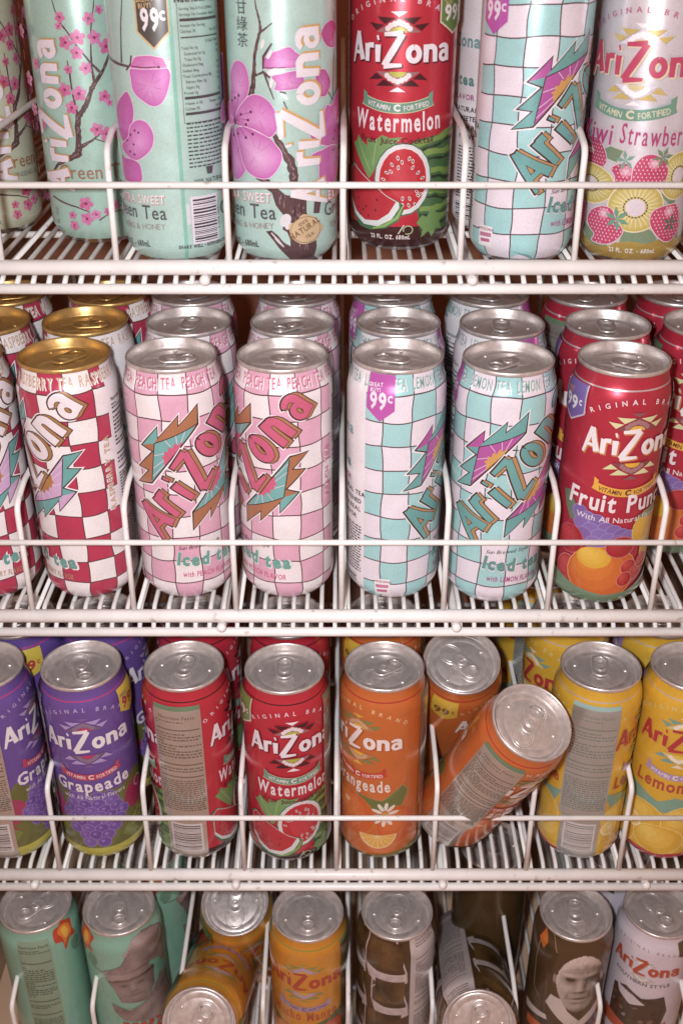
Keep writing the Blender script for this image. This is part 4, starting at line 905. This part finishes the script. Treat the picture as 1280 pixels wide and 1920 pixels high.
def white_tea():
    a = Art(C(214, 206, 220, .2)); R = C(192, 66, 40); Gg = C(110, 104, 100)
    for s0 in (0, PER / 2):
        a.ds = s0
        a.text('ORIGINAL BRAND', -18, 176, 3.0, Gg, track=.8, rot=-2, bend=-2); sunburst(a, -18, 148, .6, dict(tip=C(200, 196, 190), tri=C(186, 180, 168), ray0=C(206, 202, 200), ray=C(226, 222, 226), sun=C(200, 190, 160)))
        a.az(-18, 151, 66, R, C(170, 150, 130), (.6, -.6)); a.text('SOUTHERN STYLE', -18, 130, 4.2, Gg, bold=.03, bend=2)
        D = C(74, 52, 40)
        pic = [(-44, 112), (-30, 120), (-14, 112), (6, 118), (12, 96), (6, 60), (-44, 60)]
        a.poly(pic, D); a.poly([(-40, 116), (-22, 112), (-10, 104), (-24, 98), (-36, 106)], C(206, 198, 206)); r = random.Random(3)
        for i in range(26): x = r.uniform(-42, 4); y = r.uniform(64, 106); a.ell(x, y, r.uniform(1, 4), r.uniform(1, 3), r.choice((C(120, 96, 76), C(60, 40, 30), C(150, 130, 116), C(96, 70, 40))), r.uniform(0, 90), 8)
        a.poly([(-50, 74), (-20, 66), (14, 78), (16, 58), (-50, 54)], C(196, 84, 52)); a.text('Sweet Tea', -16, 36, 11, R, bold=.04)
        a.poly([(10, 188), (18, 190), (18, 170), (12, 172)], C(90, 70, 44))
    a.ds = 0
    return a
# ================================================================== lids and tabs (metres, lid origin at the can's base axis)
def lathe(bm, prof, n=NSEG, x=0, y=0):
    rings = []
    for r, z in prof:
        if r < 1e-6: rings.append([bm.verts.new((x, y, z / 1000))])
        else: rings.append([bm.verts.new((x + r / 1000 * sin(2 * pi * k / n), y - r / 1000 * cos(2 * pi * k / n), z / 1000)) for k in range(n)])
    for a, b in zip(rings, rings[1:]):
        for k in range(n):
            q = [a[k % len(a)], a[(k + 1) % len(a)], b[(k + 1) % len(b)], b[k % len(b)]]
            u = []
            for v in q:
                if v not in u: u.append(v)
            if len(u) > 2: bm.faces.new(u)
def finish(bm, name, mats, smooth=True, flip=False):
    bmesh.ops.recalc_face_normals(bm, faces=bm.faces[:])
    me = bpy.data.meshes.new(name); bm.to_mesh(me); bm.free()
    for m in mats: me.materials.append(m)
    if smooth: me.polygons.foreach_set('use_smooth', [True] * len(me.polygons))
    return me
def lid_mesh(mat, name):
    bm = bmesh.new()
    lathe(bm, [(32.15, 193.2), (32.7, 193.0), (33.0, 193.8), (33.05, 195.2), (32.7, 196.1), (32.1, 196.4), (31.5, 196.0), (31.0, 195.0), (30.0, 190.0), (29.5, 187.6), (29.0, 187.1), (28.4, 187.5), (28.0, 188.9), (27.4, 189.8), (26.6, 190.1),
               (22.5, 190.05), (21.9, 189.8), (21.2, 189.8), (20.6, 190.0), (10, 189.9), (0, 189.9)])
    # scored mouth panel ridge, finger well and two beads
    def ridge(cx, cy, rx, ry, w, h, a0=0, a1=360, n=36):
        prev = None
        for i in range(n + 1):
            t = radians(a0 + (a1 - a0) * i / n); c = Vector((cx + rx * cos(t), cy + ry * sin(t), 0)); d = Vector((cos(t) / rx, sin(t) / ry, 0)).normalized()
            cur = [bm.verts.new(((c.x + d.x * k * w) / 1000, (c.y + d.y * k * w) / 1000, (189.9 + z) / 1000)) for k, z in ((-1, 0), (-.45, h), (.45, h), (1, 0))]
            if prev:
                for j in range(3): bm.faces.new((prev[j], prev[j + 1], cur[j + 1], cur[j]))
            prev = cur
    ridge(-12.5, 0, 10.5, 9.0, .7, .35); ridge(-12.5, 0, 8.4, 6.9, .45, .2); ridge(11.5, 0, 9.2, 8.6, .8, .3, -150, 150)
    for px, py, r in ((3.5, 20.5, 1.7), (3.5, -20.5, 1.7), (-21.0, 0, .01)):
        if r < .1: continue
        lathe(bm, [(r, 189.9), (r * .8, 190.7), (r * .4, 191.1), (0, 191.2)], 14, px / 1000, py / 1000)
    return finish(bm, name, [mat])
def tab_mesh(mat, name):
    bm = bmesh.new()
    def outl(d):
        P = []
        for i in range(15): t = radians(-90 + 180 * i / 14); P.append((11.0 + (7.6 - d) * cos(t), (7.6 - d) * sin(t)))
        for i in range(15): t = radians(90 + 180 * i / 14); P.append((-3.4 + (6.2 - d) * cos(t), (6.9 - d) * sin(t)))
        return P
    def hole(d):
        return [(11.4 + (4.3 + d) * cos(2 * pi * i / 30 - pi / 2), (5.0 + d) * sin(2 * pi * i / 30 - pi / 2)) for i in range(30)]
    H = hole; n = 30
    rings = [(outl(.9), 190.8), (outl(0), 191.1), (outl(0), 191.9), (outl(.7), 192.5), (outl(1.7), 192.2)]
    R = [[bm.verts.new((x / 1000, y / 1000, z / 1000)) for x, y in P] for P, z in rings]
    for a, b in zip(R, R[1:]):
        for k in range(n): bm.faces.new((a[k], a[(k + 1) % n], b[(k + 1) % n], b[k]))
    hr = [[bm.verts.new((x / 1000, y / 1000, z / 1000)) for x, y in H(d)] for d, z in ((.9, 192.2), (.4, 192.5), (0, 192.1), (0, 191.1), (.7, 190.8))]
    for a, b in zip(hr, hr[1:]):
        for k in range(n): bm.faces.new((a[(k + 1) % n], a[k], b[k], b[(k + 1) % n]))
    # web between rim and finger hole, and the rivet island with its tongue slot
    v = R[-1] + hr[0]
    T = tessellate_polygon([[Vector((p.co.x, p.co.y, 0)) for p in R[-1]], [Vector((p.co.x, p.co.y, 0)) for p in hr[0]]])
    for t in T:
        try: bm.faces.new([v[i] for i in t])
        except ValueError: pass
    prev = None
    for i in range(19):                                    # raised bead round the rivet tongue
        t = radians(60 + 240 * i / 18); cur = [bm.verts.new(((1.2 + (4.5 + k) * cos(t)) / 1000, ((4.4 + k) * sin(t)) / 1000, z / 1000)) for k, z in ((-.7, 192.2), (0, 192.8), (.7, 192.2))]
        if prev:
            for j in range(2): bm.faces.new((prev[j], prev[j + 1], cur[j + 1], cur[j]))
        prev = cur
    return finish(bm, name, [mat])
def rivet_mesh(mat, name):
    bm = bmesh.new(); lathe(bm, [(3.4, 192.1), (3.2, 192.8), (2.3, 193.1), (1.5, 192.9), (0, 192.6)], 20); return finish(bm, name, [mat])
LID = {'s': lid_mesh(M_ALU, 'lid'), 'g': lid_mesh(M_GOLD, 'gold_lid')}
TAB = {'s': tab_mesh(M_ALU, 'pull_tab'), 'g': tab_mesh(M_GOLD, 'gold_pull_tab')}
RIV = {'s': rivet_mesh(M_ALU, 'rivet'), 'g': rivet_mesh(M_GOLD, 'gold_rivet')}

# ================================================================== cabinet
OFF = Vector((0, -0.70, 1.05))
def box(bm, x0, x1, y0, y1, z0, z1):
    v = [bm.verts.new(p) for p in ((x0, y0, z0), (x1, y0, z0), (x1, y1, z0), (x0, y1, z0), (x0, y0, z1), (x1, y0, z1), (x1, y1, z1), (x0, y1, z1))]
    for f in ((0, 3, 2, 1), (4, 5, 6, 7), (0, 1, 5, 4), (1, 2, 6, 5), (2, 3, 7, 6), (3, 0, 4, 7)): bm.faces.new([v[i] for i in f])
cab = empty('cooler_cabinet', (0, .25, 0)); tag(cab, 'dim brown drinks cooler cabinet around and behind the wire shelves', 'cooler')
def cpart(name, m, b):
    bm = bmesh.new(); box(bm, *b); bmesh.ops.bevel(bm, geom=bm.edges[:], offset=.003, segments=2, affect='EDGES')
    me = finish(bm, name, [m], False); o = link(name, me, cab); o.location = (0, -.25, 0); return o
cpart('side_wall', M_WALL, (-.400, -.372, -.13, .60, 0, 1.42)); cpart('side_wall', M_WALL, (.392, .420, -.13, .60, 0, 1.42))
cpart('back_wall', M_BACK, (-.371, .391, .57, .60, 0, 1.42)); cpart('cabinet_floor', M_WALL, (-.371, .391, -.13, .569, 0, .028)); cpart('cabinet_ceiling', M_WALL, (-.371, .391, -.13, .569, 1.392, 1.42))

# ================================================================== wire shelves
def tube(bm, pts, r, n=8, cap=True):
    pts = [Vector(p) for p in pts]; rings = []; up = None
    for i, p in enumerate(pts):
        d = (pts[min(i + 1, len(pts) - 1)] - pts[max(i - 1, 0)]).normalized()
        if up is None: up = Vector((0, 0, 1)) if abs(d.z) < .9 else Vector((1, 0, 0))
        a = d.cross(up).normalized(); b = a.cross(d).normalized(); up = b
        rings.append([bm.verts.new(p + (a * cos(2 * pi * k / n) + b * sin(2 * pi * k / n)) * r) for k in range(n)])
    for a, b in zip(rings, rings[1:]):
        for k in range(n): bm.faces.new((a[k], a[(k + 1) % n], b[(k + 1) % n], b[k]))
    if cap: bm.faces.new(list(reversed(rings[0]))); bm.faces.new(rings[-1])
def rounded(pts, rad, n=5):
    out = [Vector(pts[0])]
    for a, p, c in zip(pts, pts[1:], pts[2:]):
        a, p, c = Vector(a), Vector(p), Vector(c); u = (a - p); v = (c - p); k = min(rad, u.length * .45, v.length * .45)
        s, e = p + u.normalized() * k, p + v.normalized() * k
        for i in range(n + 1): t = i / n; out.append(s * (1 - t) ** 2 + p * 2 * t * (1 - t) + e * t * t)
    out.append(Vector(pts[-1])); return out
SHELF = [  # label, front y, deck z, rail x range, divider x, fence height, knee height (camera-relative y and z)
    ('top white wire shelf, holding the mint green tea and kiwi strawberry cans', 0.713, -.2255, (-.360, .380), [-.231, -.153, -.0763, .001, .0805, .158, .236], .0596, .0816, .0045),
    ('second white wire shelf, holding the chequered peach and lemon tea cans', .676, -.485, (-.360, .380), [-.318, -.2392, -.1606, -.0815, 0, .0787, .159, .2388, .318], .0663, .0945, -.0007),
    ('third white wire shelf, holding the purple grape and orange cans', .653, -.748, (-.360, .380), [-.329, -.2475, -.1674, -.0851, -.0045, .0801, .162, .2434, .325], .0685, .098, -.0007),
    ('lowest white wire shelf, holding the mint and black cans at the bottom', .612, -1.007, (-.312, .380), [-.3022, -.2284, -.1497, -.0724, .0058, .083, .1593, .2366, .315], .084, .125, -.0007)]
YB = 1.255
for label, Yf, Zb, (xa, xb), DX, FH, KH, tz in SHELF:
    root = empty('wire_shelf', (0, Yf + OFF.y, Zb + OFF.z)); tag(root, label, 'shelf', 'white wire shelves of the cooler')
    def part(name, build):
        bm = bmesh.new(); build(bm); return link(name, finish(bm, name, [M_WIRE]), root)
    LZ = tz - .0150; back = YB - Yf
    part('front_rail', lambda bm: tube(bm, [(xa, 0, tz), (xb, 0, tz)], .0052, 14))
    part('lower_rail', lambda bm: tube(bm, [(xa, -.0004, LZ), (xb, -.0004, LZ)], .0037, 12))
    def deck(bm):
        x = xa + .006; i = 0
        while x < xb:
            j = random.Random(int(x * 1e5)).uniform(-.0005, .0005)
            tube(bm, rounded([(x, .0012, LZ + .0026), (x + j, .013, -.0022), (x + j, back, -.0022)], .006, 3), .00185, 7); x += .0109
        for y in (.12, .27, .42, back - .01): tube(bm, [(xa, y, -.0065), (xb, y, -.0065)], .0028, 8)
    part('wire_deck', deck)
    part('fence_rail', lambda bm: tube(bm, [(xa + .008, -.0002, FH), (xb - .008, -.0002, FH)], .0022, 10))
    for x in DX:
        def dv(bm):
            tube(bm, rounded([(x, .0012, tz + .004), (x, .0040, FH), (x + .0004, .0050, KH), (x + .0004, .030, KH + .0075), (x + .0004, back - .02, KH + .010), (x + .0004, back - .01, .004)], .007), .0022, 9)
            tube(bm, [(x + .0025, .004, .0022), (x + .0025, back - .02, .0022)], .0017, 7)
        part('divider', dv)
    for x in (-.270, -.093, .089, .268):
        def rod(bm):
            tube(bm, [(x, -.0052, LZ + .0075), (x, -.0048, LZ + .0075), (x, back, -.0110)], .0036, 10)
            bmesh.ops.create_uvsphere(bm, u_segments=12, v_segments=8, radius=.0038, matrix=Matrix.Translation((x, -.0052, LZ + .0075)))
        part('support_rod', rod)

# ================================================================== cans
MESH = {}
def body_mesh(key):
    if key not in MESH:
        f = DESIGN[key]; MESH[key] = f().mesh('can_body_' + key)
    return MESH[key]
DESIGN = dict(lemon=lambda: tea(LEMON), lemon_top=lambda: tea(LEMON, -6, .905), peach=lambda: tea(PEACH, 2, 1, 3), raspberry=lambda: tea(RASP, 3, 1, 5), melon=lambda: juice(REDJ, melon), melon_top=lambda: juice(dict(REDJ, flagx=41), melon, .925),
              punch=lambda: juice(PUNCH, punch), grape=lambda: juice(GRAPE, grapes), orange=lambda: juice(ORANGE, oranges), lemonade=lambda: juice(LEMA, lemons), mango=lambda: juice(MANGO, mangos), kiwi=kiwi,
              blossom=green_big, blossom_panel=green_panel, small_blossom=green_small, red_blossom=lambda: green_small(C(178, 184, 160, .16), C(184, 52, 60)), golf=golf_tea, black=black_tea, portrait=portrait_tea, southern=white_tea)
GROUPS = {1: 'tall cans on the top shelf', 2: 'tall cans on the second shelf', 3: 'tall cans on the third shelf', 4: 'tall cans on the lowest shelf'}
ROWZ = {1: -.2255, 2: -.485, 3: -.748, 4: -1.007}
def can(row, key, x, y, rot, ring, label, lid='s', axis=None, top=None, lift=0):
    root = empty('drink_can', (0, 0, 0)); tag(root, label, 'drink can', GROUPS[row])
    if axis is None:
        root.location = Vector((x, y, ROWZ[row] + lift)) + OFF; root.rotation_euler = (0, 0, rot / RB)
    else:                                                  # leaning or fallen: top centre and axis direction
        ax = Vector(axis).normalized(); T = Vector(top) + OFF; B = T - ax * (HC / 1000)
        q = Vector((0, 0, 1)).rotation_difference(ax)
        root.rotation_mode = 'QUATERNION'; root.rotation_quaternion = q @ Euler((0, 0, rot / RB)).to_quaternion(); root.location = B
    link('can_body', body_mesh(key), root)
    l = link('lid', LID[lid], root); l.rotation_euler = (0, 0, radians(ring) - rot / RB)
    link('pull_tab', TAB[lid], l); link('rivet', RIV[lid], l)
    return root
CANS = [
 # --- top shelf
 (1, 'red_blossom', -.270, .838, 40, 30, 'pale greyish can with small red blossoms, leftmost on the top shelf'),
 (1, 'small_blossom', -.182, .815, 0, 30, 'mint can with small pink cherry blossoms, set back beside the dark price flag can'),
 (1, 'blossom_panel', -.1170, .765, 0, 10, 'mint green tea can turned to its nutrition facts, dark 99 cent flag'),
 (1, 'blossom', -.0396, .765, 0, 40, 'mint green tea can with big purple blossoms, left of the watermelon can'),
 (1, 'melon_top', .0424, .797, -5, 90, 'red watermelon can with sliced melon, the only red can on the top shelf'),
 (1, 'lemon_top', .128, .765, 24, 20, 'white and teal chequered lemon tea can at the front of the top shelf'),
 (1, 'lemon_top', .1205, .842, 60, 0, 'teal chequered lemon tea can half hidden behind the lemon can on the top shelf'),
 (1, 'kiwi', .2065, .765, 0, -30, 'pale lavender kiwi strawberry can at the right end of the top shelf'),
 (1, 'kiwi', .2035, .842, 30, 0, 'pale kiwi strawberry can hidden behind the front kiwi strawberry can'),
 # --- second shelf, front rank
 (2, 'raspberry', -.2800, .7275, 0, 40, 'red chequered raspberry can cut off at the left edge, front of the second shelf', 'g'),
 (2, 'raspberry', -.2016, .7275, -41, 50, 'whole red and white chequered can with gold lid, front of the second shelf', 'g'),
 (2, 'peach', -.1236, .7275, 10, 10, 'front pink chequered peach can showing the name from its first letter'),
 (2, 'peach', -.0430, .7275, -35, -5, 'front pink chequered peach can showing only the last letters of the name'),
 (2, 'lemon', .0406, .7265, 46, 160, 'front teal chequered lemon tea can with a magenta 99 cent flag'),
 (2, 'lemon', .1203, .7214, 0, 215, 'front teal chequered lemon tea can with the full slanting name, left of the fruit punch'),
 (2, 'punch', .2035, .7203, -108.6, -35, 'red fruit punch can with purple 99 cent flag, front of the second shelf'),
 # second rank
 (2, 'raspberry', -.2773, .7969, 15, 90, 'gold lidded chequered can in the second rank at the left edge', 'g'),
 (2, 'raspberry', -.2008, .7981, -80, 10, 'gold lidded chequered can directly behind the whole gold lidded front can', 'g'),
 (2, 'peach', -.1197, .7969, 60, 80, 'pink peach can directly behind the front peach can that shows the first letters'),
 (2, 'peach', -.0383, .7957, 95, 215, 'pink peach can directly behind the front peach can that shows the last letters'),
 (2, 'lemon', .0442, .7957, 110, 165, 'teal lemon can directly behind the lemon can with the magenta flag'),
 (2, 'lemon', .1249, .7921, 80, 85, 'teal lemon can directly behind the lemon can with the full slanting name'),
 (2, 'punch', .2068, .7909, -128, 85, 'red fruit punch can directly behind the front fruit punch can'),
 (2, 'punch', .2842, .7921, -10, 80, 'red fruit punch can at the right edge with no can in front of it'),
 # third rank
 (2, 'raspberry', -.2805, .8653, 40, 20, 'gold lidded chequered can third back from the front, at the left edge', 'g'),
 (2, 'raspberry', -.1952, .8653, 20, 60, 'gold lidded chequered can third back from the front, second from the left edge', 'g'),
 (2, 'peach', -.1259, .8653, 10, 40, 'pink peach can third back from the front in the left peach lane'),
 (2, 'peach', -.0370, .8639, 40, 200, 'pink peach can third back from the front in the right peach lane'),
 (2, 'lemon', .0428, .8639, 20, 180, 'teal lemon can third back from the front in the left lemon lane'),
 (2, 'lemon', .1234, .8625, 100, 150, 'teal lemon can third back from the front in the right lemon lane'),
 (2, 'punch', .2050, .8625, 30, 60, 'red fruit punch can third back from the front, behind two others in its lane'),
 (2, 'punch', .2828, .8640, -30, 70, 'red fruit punch can in the third rank at the right edge'),
 # --- third shelf, front rank
 (3, 'grape', -.2962, .6990, 55, -60, 'purple grape can cut off at the left edge, front of the third shelf'),
 (3, 'grape', -.2154, .7004, 5, -65, 'whole purple grape can with yellow flag, front of the third shelf'),
 (3, 'melon', -.1301, .6997, 60, 80, 'red watermelon can turned to its silver nutrition panel'),
 (3, 'melon', -.0470, .6962, -107.6, 90, 'red watermelon can facing forward with sliced melon, on the third shelf'),
 (3, 'orange', .0353, .6990, -23, 35, 'upright orange can at the front of the third shelf'),
 (3, 'lemonade', .2142, .6990, -65, 80, 'yellow lemonade can turned to its grey nutrition panel'),
 (3, 'lemonade', .2889, .6983, -9, 70, 'yellow lemonade can cut off at the right edge, front of the third shelf'),
 # second rank
 (3, 'grape', -.2858, .7690, -30, 90, 'purple grape can behind the cut off grape can at the left edge'),
 (3, 'grape', -.2124, .7730, 60, 90, 'purple grape can directly behind the whole grape can'),
 (3, 'melon', -.1284, .7725, 60, 90, 'red watermelon can directly behind the can with the silver panel'),
 (3, 'melon', -.0470, .7695, 5, 90, 'red watermelon can directly behind the forward facing one on the third shelf'),
 (3, 'orange', .0363, .7720, 20, 90, 'upright orange can directly behind the front orange can'),
 (3, 'lemonade', .2020, .7725, -40, 80, 'yellow lemonade can behind the can with the grey panel'),
 (3, 'lemonade', .2822, .7700, 10, 80, 'yellow lemonade can behind the cut off lemonade can at the right edge'),
 (3, 'lemonade', .1860, .8440, -60, 80, 'sliver of a yellow lemonade can, third back from the front of the shelf'),
 # --- lowest shelf
 (4, 'golf', -.2837, .6743, 66, 225, 'mint can turned to its nutrition facts, leftmost on the lowest shelf'),
 (4, 'golf', -.2059, .6713, -4, -80, 'mint can with a grey picture of a golfer in a hat on the lowest shelf'),
 (4, 'golf', -.1900, .7450, 40, 90, 'mint can half hidden behind the can with the golfer picture'),
 (4, 'mango', -.0309, .6647, -4, -88, 'upright orange mango can on the lowest shelf'),
 (4, 'black', .0511, .6665, 0, -100, 'upright dark brown can with white outlined shapes on the lowest shelf'),
 (4, 'portrait', .2156, .6653, 0, 85, 'dark can with a grey portrait of a white haired man'),
 (4, 'southern', .2940, .6683, 0, -75, 'white can with red name and dark picture, right end of the lowest shelf'),
 (4, 'portrait', .1500, .7450, -90, 90, 'dark brown can standing behind, left of the portrait can on the lowest shelf'),
 (4, 'southern', .2700, .7420, -25, 60, 'white can in the second rank, behind the gap beside the portrait can'),
]
for c in CANS:
    can(*c)
def lean(row, key, top, base, rot, ring, label):
    can(row, key, 0, 0, rot, ring, label, axis=Vector(top) - Vector(base), top=top)
lean(3, 'orange', (.1494, .6399, -.5607), (.1005, .712, -.733), -100, 62, 'orange can tipped over towards the right with its lid facing out')
lean(3, 'orange', (.1033, .7277, -.569), (.103, .80, -.752), 34, -48, 'orange can leaning forward behind the tipped orange can')
lean(4, 'mango', (-.1262, .589, -.868), (-.1187, .7533, -.975), 100, 60, 'fallen orange mango can lying on its side, lid towards the viewer')
lean(4, 'mango', (-.1040, .7100, -.8520), (-.1010, .780, -1.036), 20, 90, 'orange mango can leaning forward behind the fallen mango can')
lean(4, 'black', (.1230, .5930, -.8760), (.1325, .762, -.970), 106, 80, 'fallen dark can lying on its side with its white panel facing up')
